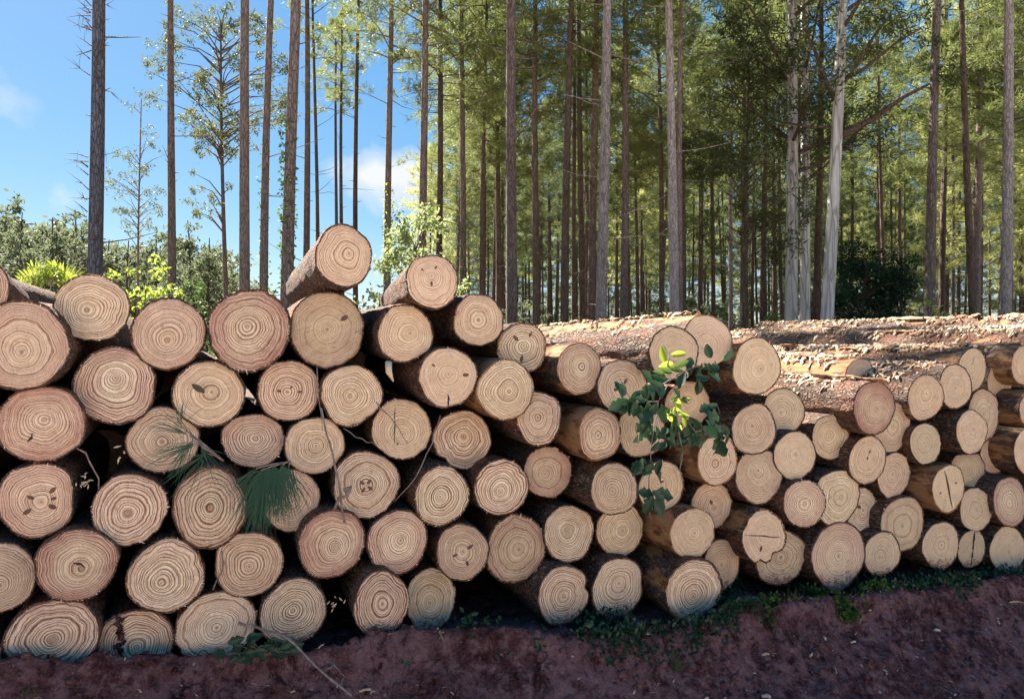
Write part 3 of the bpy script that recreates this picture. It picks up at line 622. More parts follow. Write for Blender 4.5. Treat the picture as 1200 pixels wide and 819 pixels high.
for e in ENDS:
    if e['s'] < -3 or e['cx'] < 640 or e['cy'] > 492 - (40 if e['cx'] < 880 else 0) or e['s'] < -.4: continue
    if e['cy']-e['h']/2 > 455: continue
    nn = int(60 if e['cx'] > 900 else 10)*14
    for k in range(nn):
        z = random.uniform(.12, e['L']); ph = random.gauss(0, .5); rr = e['r']*(1-(1-e['taper'])*z/e['L'])*1.02
        side = e['ax'].cross(Vector((0, 0, 1))).normalized(); upv = side.cross(e['ax'])
        n_ = upv*math.cos(ph)+side*math.sin(ph)
        spots.append((e['C']+e['ax']*z+n_*rr, n_))
flake_field('bark_litter', spots, .048, M_LITTER, 'orange brown flakes and strips of bark littering the sunlit tops of the right stack', 'bark')

TOPS = [e for e in ENDS if e['s'] > -.4 and e['cx'] > 900 and e['cy']-e['h']/2 < 450 and e['cy'] < 492]
R = random.Random(77)
M_SLAB = mat_simple('bark_slab', (.10, .05, .032), (.46, .27, .16), 22, bstr=.8, bdist=.02, rand=.5)
for k in range(70):
    e = R.choice(TOPS); z = R.uniform(.1, e['L']-.6); ph = R.gauss(0, .35); rr = e['r']*(1-(1-e['taper'])*z/e['L'])*1.03
    side = e['ax'].cross(Vector((0, 0, 1))).normalized(); upv = side.cross(e['ax']); n_ = upv*math.cos(ph)+side*math.sin(ph)
    P = e['C']+e['ax']*z+n_*(rr+.012); a = (e['ax']+side*R.gauss(0, .5)+n_*R.uniform(-.02, .12)).normalized(); b = n_.cross(a).normalized(); nn_ = a.cross(b)
    l = R.uniform(.12, .55); wd = R.uniform(.03, .11); V = []; m = 9; inv = -1 if R.random() < .5 else 1; sd_ = R.random()*50
    for i in range(m):
        f = i/(m-1); ww = wd*(.75+.5*mn.noise(Vector((f*4, sd_, 0))))*(.35+1.1*math.sin(math.pi*min(.97, f*.94+.04))**.5)
        for j, q_ in enumerate((-1, -.5, 0, .5, 1)):
            V.append((a*(f-.5)*l+b*q_*ww/2+nn_*(inv*(.25*ww)*(1-q_*q_)+.012*mn.noise(Vector((f*5, q_, sd_))))))
    nv = len(V); V += [v-nn_*.007 for v in V]
    Q = [(i*5+j, i*5+j+1, i*5+j+6, i*5+j+5) for i in range(m-1) for j in range(4)]; Q += [tuple(q+nv for q in f[::-1]) for f in Q]
    Q += [(i*5, i*5+5, i*5+5+nv, i*5+nv) for i in range(m-1)]+[(i*5+4+nv, i*5+9+nv, i*5+9, i*5+4) for i in range(m-1)]
    o = link('bark_piece', mesh_np('bark_piece', [tuple(v) for v in V], Q, M_SLAB, smooth=False), None, P)
    tag(o, 'loose curled piece of bark lying on the sunlit top of the right stack', 'bark', 'loose bark on the right stack')

# ------------------------------------------------------------------ foliage generators (numpy)
def blades(C, Dr, Ln, Wd, R_):
    """thin triangles: base point C, direction Dr, length, width -> verts, tris"""
    n = len(C); side = np.cross(Dr, R_.normal(size=(n, 3))); side /= np.linalg.norm(side, axis=1)[:, None]+1e-9
    V = np.empty((n, 3, 3)); V[:, 0] = C-side*Wd[:, None]/2; V[:, 1] = C+side*Wd[:, None]/2; V[:, 2] = C+Dr*Ln[:, None]
    return V.reshape(-1, 3), np.arange(3*n).reshape(-1, 3)
def leaves(C, Ln, Wd, R_, droop=0.):
    n = len(C); d = R_.normal(size=(n, 3)); d[:, 2] -= droop; d /= np.linalg.norm(d, axis=1)[:, None]
    s = np.cross(d, R_.normal(size=(n, 3))); s /= np.linalg.norm(s, axis=1)[:, None]+1e-9
    V = np.empty((n, 4, 3)); V[:, 0] = C; V[:, 1] = C+d*Ln[:, None]*.45+s*Wd[:, None]/2; V[:, 2] = C+d*Ln[:, None]; V[:, 3] = C+d*Ln[:, None]*.45-s*Wd[:, None]/2
    return V.reshape(-1, 3), np.arange(4*n).reshape(-1, 4)
def pine_parts(seed, h, h0, rmax, nb, trad, tuft_n=13, per=9, blade=(.17, .016), mt=None, mnd=None, dead=True, lean=0.):
    R = random.Random(seed); Rn = np.random.default_rng(seed)
    tr = MB(); pts = []; N = 14
    for i in range(N+1):
        f = i/N; pts.append(Vector((lean*f*h+.05*math.sin(f*5+seed), .05*math.cos(f*4+seed), h*f)))
    tr.tube(pts, [trad*(1.12 if i == 0 else 1)*(1-.62*(i/N)) for i in range(N+1)], n=12, jit=.05)
    def at(z):
        f = min(.999, z/h)*N; i = int(f); return pts[i].lerp(pts[i+1], f-i)
    if dead:      # dead stubs and bare branches
        for k in range(R.randint(14, 26)):
            z = R.uniform(2.0, max(2.5, h0)); a = R.uniform(0, 6.28); l = R.uniform(.08, .35) if R.random() < .65 else R.uniform(.6, 1.6)
            p = at(z); d = Vector((math.cos(a), math.sin(a), R.uniform(-.1, .4)))
            tr.tube([p, p+d*l*.5, p+d*l+Vector((0, 0, R.uniform(-.05, .15)*l))], [trad*.13, trad*.09, trad*.03], n=4, cap=False)
    lm = MB(); Cs = []; Ds = []
    for k in range(nb):
        f = (k+.5)/nb; z = h0+(h-h0-.3)*f; a = k*2.4+R.uniform(-.5, .5)
        prof = (math.sin(min(1, f*1.25+.32)*math.pi*.62))*(1-f**2.5)+.12
        l = rmax*prof*R.uniform(.65, 1.2); p0 = at(z); d = Vector((math.cos(a), math.sin(a), 0)); rise = R.uniform(.1, .55)+f*.5
        bp = [p0]
        for j in range(1, 5): u = j/4; bp.append(p0+d*l*u+Vector((R.uniform(-.06, .06)*l, R.uniform(-.06, .06)*l, l*(rise*u-.28*u*u))))
        lm.tube(bp, [trad*.2*(1-u*.22) for u in range(5)][:1]+[trad*.17, trad*.12, trad*.08, trad*.03], n=4, cap=False)
        for q_ in range(per):
            u = R.uniform(.3, 1.02)*4; i = min(3, int(u)); c = bp[i].lerp(bp[i+1], min(1, u-i))
            side = Vector((R.gauss(0, 1), R.gauss(0, 1), R.gauss(.15, .5))).normalized()
            tl = R.uniform(.15, .22)*l*1.1+.1; tip = c+side*tl
            if R.random() < .5: lm.tube([c, tip], [trad*.05, trad*.02], n=3, cap=False) if False else lm.add([c, c+Vector((0, 0, .018)), tip, tip], [(0, 1, 2, 3)])
            for w_ in (1., .6):
                Cs.append(c.lerp(tip, w_)); Ds.append((side+Vector((0, 0, .3))).normalized())
    C = np.repeat(np.array([tuple(c) for c in Cs]), tuft_n, 0); Dv = np.repeat(np.array([tuple(c) for c in Ds]), tuft_n, 0)
    n = len(C); Dd = Dv*.75+Rn.normal(size=(n, 3))*.75; Dd /= np.linalg.norm(Dd, axis=1)[:, None]
    C = C+Rn.normal(size=(n, 3))*.05
    V, T = blades(C, Dd, Rn.uniform(.7, 1.25, n)*blade[0], np.full(n, blade[1]), Rn)
    return tr.mesh('trunk', mt or M_TRUNK), lm.mesh('limbs', mt or M_TRUNK), mesh_np('crown', V, T, mnd or M_NEEDLE, smooth=False)
def place_tree(parts, loc, name, label, cat, group=None, rz=0., sc=1., tilt=(0, 0), scx=None):
    root = bpy.data.objects.new(name, None); COL.objects.link(root); root.location = loc; root.rotation_euler = (tilt[0], tilt[1], rz)
    root.scale = (scx or sc, scx or sc, sc); tag(root, label, cat, group)
    for nm, me in zip(('trunk', 'limbs', 'crown'), parts): link(nm, me, root)
    return root
def gz_at(P): return ground_z(plane_t(P), D-Vector((P[0], P[1], 0)).dot(A), False)
def base_at(x, z): P = px(x, 409.5, z); P.z = gz_at(P)-.1; return P

# tall bare-trunked pines near the pile: (x at horizon, lean px over the visible height, width px, depth, label)
NEAR = [
 (105, 6, 15.5, 13, 'dark pine trunk in a painted blue flare tint, standing alone at the left with stubby twigs', 3),
 (198, 4, 9.5, 20, 'slim pine trunk between the lone dark trunk and the gum tree', 0),
 (284, 5, 12, 17, 'first trunk of the left trio, rising behind the red rimmed log', 0),
 (308, 8, 10, 19, 'second trunk of the left trio, leaning slightly right', 0),
 (336, 8, 14.5, 14, 'thickest trunk of the left trio with ivy on its lower half', 0),
 (360, -2, 8, 22, 'pine trunk just right of the ivy clad one', 0),
 (373, -5, 5, 30, 'thin pole like pine whose foot shows left of the topmost log', 1),
 (393, 2, 4.6, 33, 'thin pine behind the topmost log, left of a close pair', 1),
 (401, 0, 5, 31, 'thin pine behind the topmost log, middle one of three', 1),
 (417, 2, 6.2, 26, 'thin pine directly above the right side of the topmost log', 1),
 (455, 2, 8.5, 22, 'pine trunk rising out of the pale green vine thicket', 0),
 (495, 1, 10, 20, 'pine trunk right above the second highest log', 0),
 (512, 3, 8, 24, 'pine trunk a hand right of the one above the second highest log', 1),
 (540, 2, 8, 24, 'pine trunk with bare drooping branches at the forest edge', 0),
 (583, 2, 7, 28, 'darker pine trunk left of the thick grey one above the three knot log', 1),
 (598, 3, 13, 16, 'thick grey brown pine trunk above the three knot log', 0),
 (661, 7, 9.5, 20, 'tall straight brown pine trunk above the torn orange topped log', 1),
 (694, 3, 9.5, 21, 'dark pine trunk close against the bright grey one', 1),
 (704, 4, 13, 16, 'bright grey pine trunk above the black hearted log', 2),
 (729, 3, 9, 21, 'brown pine trunk right of the bright grey one', 0),
 (789, -4, 11, 18, 'grey pine trunk that divides from its neighbour above the long sunlit log', 2),
 (793, 6, 7, 19, 'slimmer trunk crossing behind the grey one above the long sunlit log', 0),
 (856, 3, 5, 26, 'thin pale trunk above the kidney shaped log', 2),
 (1089, 8, 11, 18, 'brown pine trunk with spiky stubs right of the pale gum trunks', 0),
 (1104, 3, 7, 26, 'thinner pine trunk just right of the spiky stubbed one', 1),
 (1143, 4, 8.5, 24, 'pine trunk between the spiky stubbed one and the right edge one', 0),
 (1175, 5, 12, 17, 'pale brown pine trunk nearest the right edge', 2),
]
M_TR = {3: mat_trunk('flare_tinted_bark', (.075, .085, .11), (.19, .20, .235)), 0: M_TRUNK, 1: M_TRUNKD, 2: mat_trunk('grey_trunk_bark', (.20, .175, .165), (.40, .37, .36))}  # blue grey entry carries the lens flare's tint in its bark colour
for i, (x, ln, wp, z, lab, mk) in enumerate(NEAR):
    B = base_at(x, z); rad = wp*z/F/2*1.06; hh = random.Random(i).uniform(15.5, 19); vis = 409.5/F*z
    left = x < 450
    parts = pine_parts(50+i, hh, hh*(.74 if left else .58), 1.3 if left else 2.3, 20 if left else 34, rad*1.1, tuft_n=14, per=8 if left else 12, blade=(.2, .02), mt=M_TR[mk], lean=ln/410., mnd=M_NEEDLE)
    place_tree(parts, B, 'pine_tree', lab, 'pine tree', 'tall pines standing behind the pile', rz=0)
# forest interior, shared meshes
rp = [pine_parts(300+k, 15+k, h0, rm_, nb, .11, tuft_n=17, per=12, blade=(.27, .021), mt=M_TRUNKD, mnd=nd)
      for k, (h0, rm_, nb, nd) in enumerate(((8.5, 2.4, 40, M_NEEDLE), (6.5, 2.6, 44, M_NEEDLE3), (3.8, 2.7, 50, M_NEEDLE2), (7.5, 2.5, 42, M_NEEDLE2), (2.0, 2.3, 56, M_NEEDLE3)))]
bare = [pine_parts(330+k, 17+k, 11.5, 1.7, 22, .085+.02*k, tuft_n=10, per=8, blade=(.24, .03), mt=M_TRUNKD, mnd=M_NEEDLE) for k in range(2)]
R = random.Random(5); cnt = 0; used = []
for k in range(900):
    z = 19+55*R.random()**.8; x = R.uniform(500, 1290)
    if z < 26 and x < 560: continue
    B = base_at(x, z)
    if any((B-u).length < 1.9 for u in used): continue
    if cnt > 165: break
    used.append(B); cnt += 1
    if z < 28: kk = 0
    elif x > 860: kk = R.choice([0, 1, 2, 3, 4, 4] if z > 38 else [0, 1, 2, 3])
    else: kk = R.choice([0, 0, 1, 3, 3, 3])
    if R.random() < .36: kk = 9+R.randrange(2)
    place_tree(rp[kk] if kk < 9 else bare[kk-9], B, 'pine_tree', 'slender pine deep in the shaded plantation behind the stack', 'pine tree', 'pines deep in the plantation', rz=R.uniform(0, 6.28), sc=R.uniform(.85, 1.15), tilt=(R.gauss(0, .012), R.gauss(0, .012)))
# dense far edge of the wood, low crowns
for k in range(40):
    z = R.uniform(72, 95); x = R.uniform(505, 1330); B = base_at(x, z)
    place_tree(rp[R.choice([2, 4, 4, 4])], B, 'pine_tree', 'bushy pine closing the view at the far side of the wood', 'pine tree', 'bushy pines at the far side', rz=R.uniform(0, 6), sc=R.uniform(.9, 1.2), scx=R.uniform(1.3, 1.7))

# broadleaf trees and bushes: clumps of leaves on limbs
def broad_parts(seed, h, trad, clumps, nleaf, lsz, mt, ml, lean=0., cl_r=.5, stems=1, droop=.4):
    """clumps: list of (x, y, z, r)"""
    R = random.Random(seed); Rn = np.random.default_rng(seed); tr = MB(); lm = MB(); pts = []
    N = 8
    for i in range(N+1): f = i/N; pts.append(Vector((lean*f*h+.12*math.sin(f*4+seed)*f, .1*math.cos(f*5+seed)*f, h*f)))
    tr.tube(pts, [trad*(1-.7*i/N) for i in range(N+1)], n=10, jit=.05)
    Cs = []
    for (x, y, z, r) in clumps:
        c = Vector((x, y, z)); zb = max(.1*h, min(h*.95, z-(abs(x)+abs(y))*.35*R.uniform(.3, 1.6)-.2)); f = zb/h*N; i = min(N-1, int(f)); b = pts[i].lerp(pts[i+1], f-i)
        mid = b.lerp(c, .5)+Vector((R.uniform(-.1, .1), R.uniform(-.1, .1), .1))*(c-b).length
        lm.tube([b, mid, c], [trad*.3, trad*.18, trad*.05], n=5, cap=False)
        m = max(6, int(nleaf*(r/cl_r)**2))
        sub = max(3, m//28); sc_ = Rn.normal(size=(sub, 3))*r*.45+np.array(tuple(c))
        for s_ in sc_:
            lm.add([c, c+Vector((0, 0, .015)), Vector(s_), Vector(s_)], [(0, 1, 2, 3)])
        idx = Rn.integers(0, sub, m); Cs.append(sc_[idx]+Rn.normal(size=(m, 3))*r*.2)
    C = np.concatenate(Cs); n = len(C)
    V, Q = leaves(C, Rn.uniform(.7, 1.3, n)*lsz[0], Rn.uniform(.7, 1.2, n)*lsz[1], Rn, droop)
    return tr.mesh('trunk', mt), lm.mesh('limbs', M_TRUNKD if mt is M_EUC else mt), mesh_np('crown', V, Q, ml, smooth=False)
def ell_clumps(seed, c, rad, n, r, shell=.55):
    R = random.Random(seed); out = []
    while len(out) < n:
        v = Vector((R.uniform(-1, 1), R.uniform(-1, 1), R.uniform(-1, 1)))
        if shell < v.length < 1: out.append((c[0]+v.x*rad[0], c[1]+v.y*rad[1], c[2]+v.z*rad[2], r*R.uniform(.6, 1.3)))
    return out
# gum tree with the airy crown behind the left trio: crown px x185-335, y5-215 at 34 m
z = 34; k_ = z/F
cz = CAMH+(409.5-105)*k_
cl_ = ell_clumps(11, (-.3, 0, cz+.2), (3.3, 2.6, 4.3), 74, .52, .35)+ell_clumps(12, (-1.0, 0, cz-4.6), (1.8, 1.5, 1.2), 8, .4)+[(2.0, 0, cz+1., .5), (2.6, 0, cz-.2, .5)]
place_tree(broad_parts(21, cz+3.2, .13, cl_, 150, (.16, .055), M_TRUNK, M_LEAFG, lean=-.02), base_at(267, z), 'gum_tree', 'tall gum tree with airy grey green crown behind the left trio of trunks', 'tree')
z = 27; k_ = z/F; cz = CAMH+(409.5-205)*k_
place_tree(broad_parts(22, cz+2.6, .055, ell_clumps(13, (-.1, 0, cz), (1.15, 1., 2.6), 34, .34, .2), 110, (.11, .045), M_TRUNK, M_LEAFG), base_at(163, z), 'slender_tree', 'slender young tree with thin pale leaves left of the slim trunk', 'tree')
# big pale gum trunks on the right
def gum(x, wp, z, ln, label, branch=False, seed=0, group=None):
    B = base_at(x, z); hh = 16; rad = wp*z/F/2; R = random.Random(seed)
    tr = MB(); N = 10; pts = [Vector((ln*i/N*hh, .03*math.sin(i), hh*i/N)) for i in range(N+1)]
    tr.tube(pts, [rad*(1.25 if i == 0 else 1)*(1-.5*i/N) for i in range(N+1)], n=16, jit=.04)
    lm = MB(); cl = []
    def b2(z0, dx, dy, dz, r0):
        p = Vector((ln*z0, 0, z0)); e = p+Vector((dx, dy, dz)); lm.tube([p, p.lerp(e, .35)+Vector((0, 0, -.05)), p.lerp(e, .7)+Vector((0, 0, .06)), e], [r0, r0*.8, r0*.6, r0*.25], n=7, cap=False); cl.append((e.x, e.y, e.z, .7))
    if branch: b2(7.1, 2.2, -.4, 1.25, rad*.55); b2(7.4, -1.6, .3, .1, rad*.25); b2(7.9, -.9, -.2, 1.8, rad*.4); b2(8.3, 1.2, -.2, 1.8, rad*.35)
    for k in range(9): a = k*2.3; b2(R.uniform(6.5, 13), math.cos(a)*1.8, math.sin(a)*1.8, R.uniform(.6, 2), rad*.3)
    cl += ell_clumps(seed, (ln*10, 0, 10.5), (2.4, 2.2, 3.6), 26, .6, .4)
    t_, l_, c_ = broad_parts(seed, hh, rad*.2, cl, 90, (.19, .04), M_EUC, M_LEAFO, lean=ln)
    r = bpy.data.objects.new('gum_tree', None); COL.objects.link(r); r.location = B; tag(r, label, 'tree', group)
    link('trunk', tr.mesh('trunk', M_EUC), r); link('branches', lm.mesh('branches', M_TRUNKD), r); link('limbs', l_, r); link('crown', c_, r)
gum(927, 16, 20, .004, 'left hand pale gum trunk of the close pair behind the right stack', seed=31)
gum(944, 13, 21, -.002, 'right hand pale gum trunk of the close pair, a little thinner', seed=32)
gum(964, 16, 18.5, .048, 'pale gum leaning right with a dark broken branch crossing its top', True, seed=33)
# dark dome-shaped evergreen between the gums and the spiky pine
z = 24; place_tree(broad_parts(41, 4.6, .15, ell_clumps(41, (0, 0, 2.7), (1.5, 1.3, 2.7), 80, .5, .4), 260, (.13, .05), M_TRUNKD, M_LEAFV), base_at(1012, z), 'dark_evergreen', 'very dark dome shaped evergreen right of the leaning gum', 'tree')
# leafy mass left of the gum pair
z = 21; place_tree(broad_parts(42, 10.5, .08, ell_clumps(42, (0, 0, 7.6), (2.1, 1.6, 3.8), 64, .55, .3), 130, (.2, .04), M_TRUNKD, M_LEAFO), base_at(872, z), 'broadleaf_tree', 'broadleaf tree with dark heavy foliage left of the gum pair', 'tree')
# treeline beyond the clearing on the left
M_VINE = mat_leaf('vine_leaves', (.12, .17, .06), (.33, .38, .17), .4, .6)
Rl = random.Random(9)
fp = [broad_parts(60+k, h_, .1, ell_clumps(60+k, (0, 0, h_*.58), (w_, w_, h_*.42), 44, .62, .3), 60, (.26, .12), M_TRUNKD, M_FAR) for k, (h_, w_) in enumerate(((7., 2.2), (8.5, 2.0), (6., 2.8), (9.5, 1.9)))]
labs = [(-20, 232, 0, 'far tree at the left edge of the photo beyond the clearing'), (25, 255, 3, 'far tree between the left edge and the lone dark trunk'), (62, 262, 1, 'far pointed tree above the bright fern'), (90, 250, 3, 'far tree whose tip touches the lone dark trunk from the left'),
        (128, 285, 2, 'far rounded tree right of the lone dark trunk'), (150, 288, 0, 'far tree under the slender young tree'), (182, 275, 2, 'far tree left of the slim trunk'), (222, 262, 3, 'tallest far tree right of the slim trunk'), (243, 282, 1, 'far tree sloping down left of the trio'), (262, 310, 2, 'low far bush tree at the feet of the trio')]
for (x, yt, kk, lb) in labs:
    z = Rl.uniform(46, 58); hgt = CAMH+(409.5-yt)*z/F; h_ = (7., 8.5, 6., 9.5)[kk]; s_ = hgt/h_
    place_tree(fp[kk], base_at(x, z), 'far_tree', lb, 'tree', 'trees beyond the clearing', rz=Rl.uniform(0, 6), sc=s_*1.02, scx=s_*.95)
for k in range(34):
    x = -260+k*17+Rl.uniform(-8, 8); z = Rl.uniform(60, 80); yt = np.interp(x, [-260, 60, 130, 240, 270, 310], [235, 262, 295, 285, 322, 338]); hgt = CAMH+(409.5-yt)*z/F; kk = Rl.randrange(4); h_ = (7., 8.5, 6., 9.5)[kk]; s_ = hgt/h_
    if x > 470: continue
    if x > 300: s_ = (CAMH+(409.5-345)*z/F)/h_
    place_tree(fp[kk], base_at(x, z), 'far_tree', 'far green tree in the hazy treeline beyond the clearing', 'tree', 'treeline beyond the clearing', rz=Rl.uniform(0, 6), sc=s_, scx=s_*1.15)
# sunny bushes
def bush(x, yt, z, wpx, label, ml, seed, nl=120, n=26, ls=(.1, .06), name='bush'):
    hgt = CAMH+(409.5-yt)*z/F+.1; w_ = wpx*z/F/2
    place_tree(broad_parts(seed, hgt*.8, .03, ell_clumps(seed, (0, 0, hgt*.52), (w_, w_*.8, hgt*.46), n, .32, .3), nl, ls, M_TRUNKD, ml), base_at(x, z), name, label, 'bush', rz=0)
bush(172, 300, 16, 95, 'sunny yellow green bush between the fern and the slim trunk', M_LEAFY, 71, 130)
bush(225, 318, 20, 110, 'green bush behind the second skyline log', M_LEAF, 72, 110)
bush(130, 320, 17, 60, 'small green bush right of the lone dark trunk', M_LEAF, 76, 90, 14)
bush(312, 322, 18, 60, 'low green bush between the trunks of the trio', M_LEAFY, 73, 70, 14)
bush(484, 222, 15, 100, 'pale green vine thicket climbing round the trunks right of the topmost log', M_VINE, 74, 210, 64, (.09, .06), 'vine_thicket')
bush(455, 300, 12, 60, 'lower leafy clump of the vine thicket beside the topmost log', M_VINE, 75, 200, 18, (.08, .05), 'vine_clump')
for k in range(70):
    z = Rl.uniform(38, 70); x = Rl.uniform(490, 1320); kk = Rl.choice([0, 2]); sc_ = Rl.uniform(.42, .72)
    place_tree(fp[kk], base_at(x, z), 'understory_bush', 'dim understory bush growing far back among the plantation trunks', 'bush', 'understory bushes far back in the wood', rz=Rl.uniform(0, 6), sc=sc_, scx=sc_*1.6)
bush(905, 362, 15, 80, 'leafy shrub at the foot of the gum pair', M_LEAF, 77, 110)
bush(1010, 372, 14, 70, 'low shrub right of the leaning gum foot', M_LEAF, 78, 90, 16)
bush(1068, 358, 16, 60, 'sunlit shrub left of the spiky stubbed pine foot', M_LEAFY, 79, 80, 16)
bush(1125, 366, 15, 70, 'green shrub between the feet of the two right pines', M_LEAF, 80, 90, 16)
bush(1195, 362, 14, 70, 'shrub at the right edge behind the stack', M_LEAFG, 81, 90, 16)
bush(860, 375, 17, 60, 'small dark shrub behind the kidney shaped log', M_LEAFD, 82, 90, 14)
# ivy on trunks
def ivy(x, y0, y1, z, wpx, label, n=420, seed=0, ml=None):
    Rn = np.random.default_rng(seed); B = base_at(x, z); a = Rn.uniform(0, 6.28, n); r = wpx*z/F/2*Rn.uniform(.98, 1.2, n)
    zz = CAMH+(409.5-Rn.uniform(y0, y1, n))*z/F-B.z
    C = np.stack([r*np.cos(a), r*np.sin(a), zz], 1)
    V, Q = leaves(C, Rn.uniform(.05, .11, n), Rn.uniform(.04, .07, n), Rn, .6)
    o = link('ivy', mesh_np('ivy', V, Q, ml or M_LEAF, smooth=False), None, B); tag(o, label, 'ivy')
ivy(337, 140, 340, 14, 15, 'ivy leaves clinging to the thickest trunk of the left trio', 520, 1)
ivy(455, 215, 360, 22, 10, 'ivy wrapped round the trunk inside the vine thicket', 420, 2, M_LEAFY)
ivy(309, 170, 340, 19, 10, 'sparse ivy on the leaning trunk of the left trio', 120, 3)
R_ = random.Random(8); B = base_at(105, 13); mt_ = MB()
for k in range(46):
    y_ = R_.choice([R_.uniform(5, 115), R_.uniform(0, 60), R_.uniform(180, 330)]); xb = 111-y_*.018; P = px(xb, y_, 13); P.y = B.y
    d_ = Vector((-1 if R_.random() < .75 else 1, R_.uniform(-1, .6), R_.uniform(-.3, .9))).normalized(); l = R_.uniform(.1, .42); c0 = P+d_*.06
    pts_ = [c0, c0+d_*l*.5+Vector((0, 0, .03)), c0+d_*l+Vector((0, 0, R_.uniform(-.1, .1)))]
    mt_.tube([p_-B for p_ in pts_], [.011, .007, .002], n=4, cap=False)
    for q_ in range(3): e_ = pts_[1]-B; mt_.tube([e_, e_+Vector((R_.gauss(0, .1), R_.gauss(0, .1), R_.gauss(0, .12)))], [.004, .0015], n=3, cap=False) if False else mt_.add([e_, e_+Vector((.008, 0, .008)), e_+Vector((R_.gauss(0, .12), R_.gauss(0, .1), R_.gauss(0, .13)))]*1+[e_], [(0, 1, 2, 3)])
tag(link('epicormic_twigs', mt_.mesh('epicormic_twigs', M_TRUNKD), None, B), 'wispy dead twigs bristling from the lone dark trunk', 'twigs', kind='stuff')
ivy(540, 250, 400, 24, 9, 'ivy on the pine with drooping bare branches', 260, 5)

# ------------------------------------------------------------------ small things on the pile
LM = None
def leaf_mesh(name, L_, W_, mat, lobes=0):
    V = []; n = 9
    for i in range(n):
        f = i/(n-1); w_ = W_*math.sin(math.pi*min(1, f*.93+.05))**.8*(1+(.28*math.cos(f*math.pi*2*lobes) if lobes else 0)); z_ = -.12*L_*f*f
        V += [(-w_/2, f*L_, z_+w_*.18), (-w_/4, f*L_, z_+w_*.06), (0, f*L_, z_), (w_/4, f*L_, z_+w_*.06), (w_/2, f*L_, z_+w_*.18)]
    Q = [(i*5+j, i*5+j+1, i*5+j+6, i*5+j+5) for i in range(n-1) for j in range(4)]
    return mesh_np(name, V, Q, mat)
LV = [leaf_mesh('leaf', .078, .044, M_LEAFD), leaf_mesh('leaf', .095, .056, M_LEAFD, 3), leaf_mesh('leaf', .066, .04, M_LEAFD)]
LY = [leaf_mesh('leaf', .085, .035, M_LEAFY), leaf_mesh('leaf', .07, .03, M_LEAF)]
def put_leaf(me, P, d, root, roll=0., sc=1.):
    d = Vector(d)-Vector((0, 0, .35)); roll = roll*1.6
    o = link('leaf', me, root); y = Vector(d).normalized(); z = (-A*.8+Vector((math.sin(roll), 0, .4))).normalized(); x = y.cross(z).normalized(); z = x.cross(y)
    m = Matrix((x, y, z)).transposed().to_4x4(); m.translation = Vector(P)-root.location; o.matrix_basis = m @ Matrix.Scale(sc, 4); return o
def twig(name, pts, rads, label, cat, mat=None, smooth_n=6, root=None):
    mb_ = MB(); mb_.tube(pts, rads, n=smooth_n, jit=.15); base = Vector(pts[0]); mb_.V = [tuple(Vector(v)-base) for v in mb_.V]
    o = link(name, mb_.mesh(name, mat or M_TWIG), None, base)
    return tag(o, label, cat)
def curve(pp, sub=4, wob=.004):
    out = []
    for i in range(len(pp)-1):
        for k in range(sub):
            f = k/sub; out.append(pp[i].lerp(pp[i+1], f)+Vector((random.gauss(0, wob), 0, random.gauss(0, wob))))
    return out+[pp[-1]]
# leafy branch in front of the middle of the pile
SB = .72
def P_(x, y, s=SB): return onplane(x, y, s)
root = bpy.data.objects.new('leafy_branch', None); root.location = P_(800, 600, .45); COL.objects.link(root)
tag(root, 'leafy branch of dark leaves with a bright green tuft hanging before the middle logs', 'branch')
mbs = MB()
stems = [[(762, 610, .5), (760, 560, .6), (765, 510, .7), (772, 470, .74), (786, 445, .74), (783, 415, .72)], [(786, 445, .74), (812, 430, .74), (832, 425, .74)], [(772, 470, .74), (742, 470, .72), (724, 440, .7)],
         [(786, 470, .74), (815, 505, .74), (838, 500, .74), (842, 520, .72)], [(765, 510, .7), (750, 495, .7), (748, 520, .7)], [(792, 480, .76), (800, 530, .7), (797, 545, .62)], [(786, 445, .74), (752, 468, .72), (733, 480, .7)]]
for st in stems:
    pp = curve([P_(*q_) for q_ in st], 3, .003); mbs.tube([p-root.location for p in pp], [.0035-.002*i/len(pp) for i in range(len(pp))], n=5)
link('stem', mbs.mesh('stem', M_TWIG), root)
def leafset(center, n, meshes, spread, dirs=None, s=.74, scr=(.8, 1.2)):
    R_ = random.Random(center[0]*7+center[1])
    for k in range(int(n*(1.5 if meshes is not LY else 1))):
        x = center[0]+R_.gauss(0, spread); y = center[1]+R_.gauss(0, spread*.8); a = R_.uniform(0, 6.28) if dirs is None else math.radians(R_.gauss(dirs, 45))
        d = E*math.cos(a)+Vector((0, 0, math.sin(a)))+(-A)*R_.uniform(-.4, .5)
        put_leaf(R_.choice(meshes), P_(x, y, s+R_.uniform(-.04, .05)), d, root, R_.uniform(-1, 1), R_.uniform(*scr))
leafset((768, 455), 8, LV, 10, s=.76); leafset((820, 435), 9, LV, 9); leafset((832, 425), 3, LV[2:], 4, 0)
leafset((757, 480), 8, LV, 8, -90); leafset((745, 470), 4, LV, 6, 180); leafset((756, 505), 5, LV, 6, -90, .7)
leafset((795, 500), 10, LV, 11, s=.72); leafset((815, 510), 7, LV, 9, s=.7); leafset((838, 500), 5, LV, 7, -60)
leafset((843, 512), 3, LV[1:2], 2, -75, .74, (1., 1.3)); leafset((830, 480), 5, LV, 8); leafset((775, 515), 4, LV[2:], 5)
leafset((760, 545), 6, LV, 6, -90, .66); leafset((765, 580), 5, LV[1:2], 4, -85, .62, (1., 1.3)); leafset((727, 448), 3, LV[2:], 4, -30)
leafset((738, 470), 3, LV, 5, -120); leafset((782, 432), 6, LY, 6, 90, .78); leafset((787, 418), 2, LY, 3, 90, .78)
leafset((787, 482), 16, LY, 8, s=.8, scr=(.5, .85)); leafset((795, 470), 7, LY, 6, 20, .8, (.5, .8))
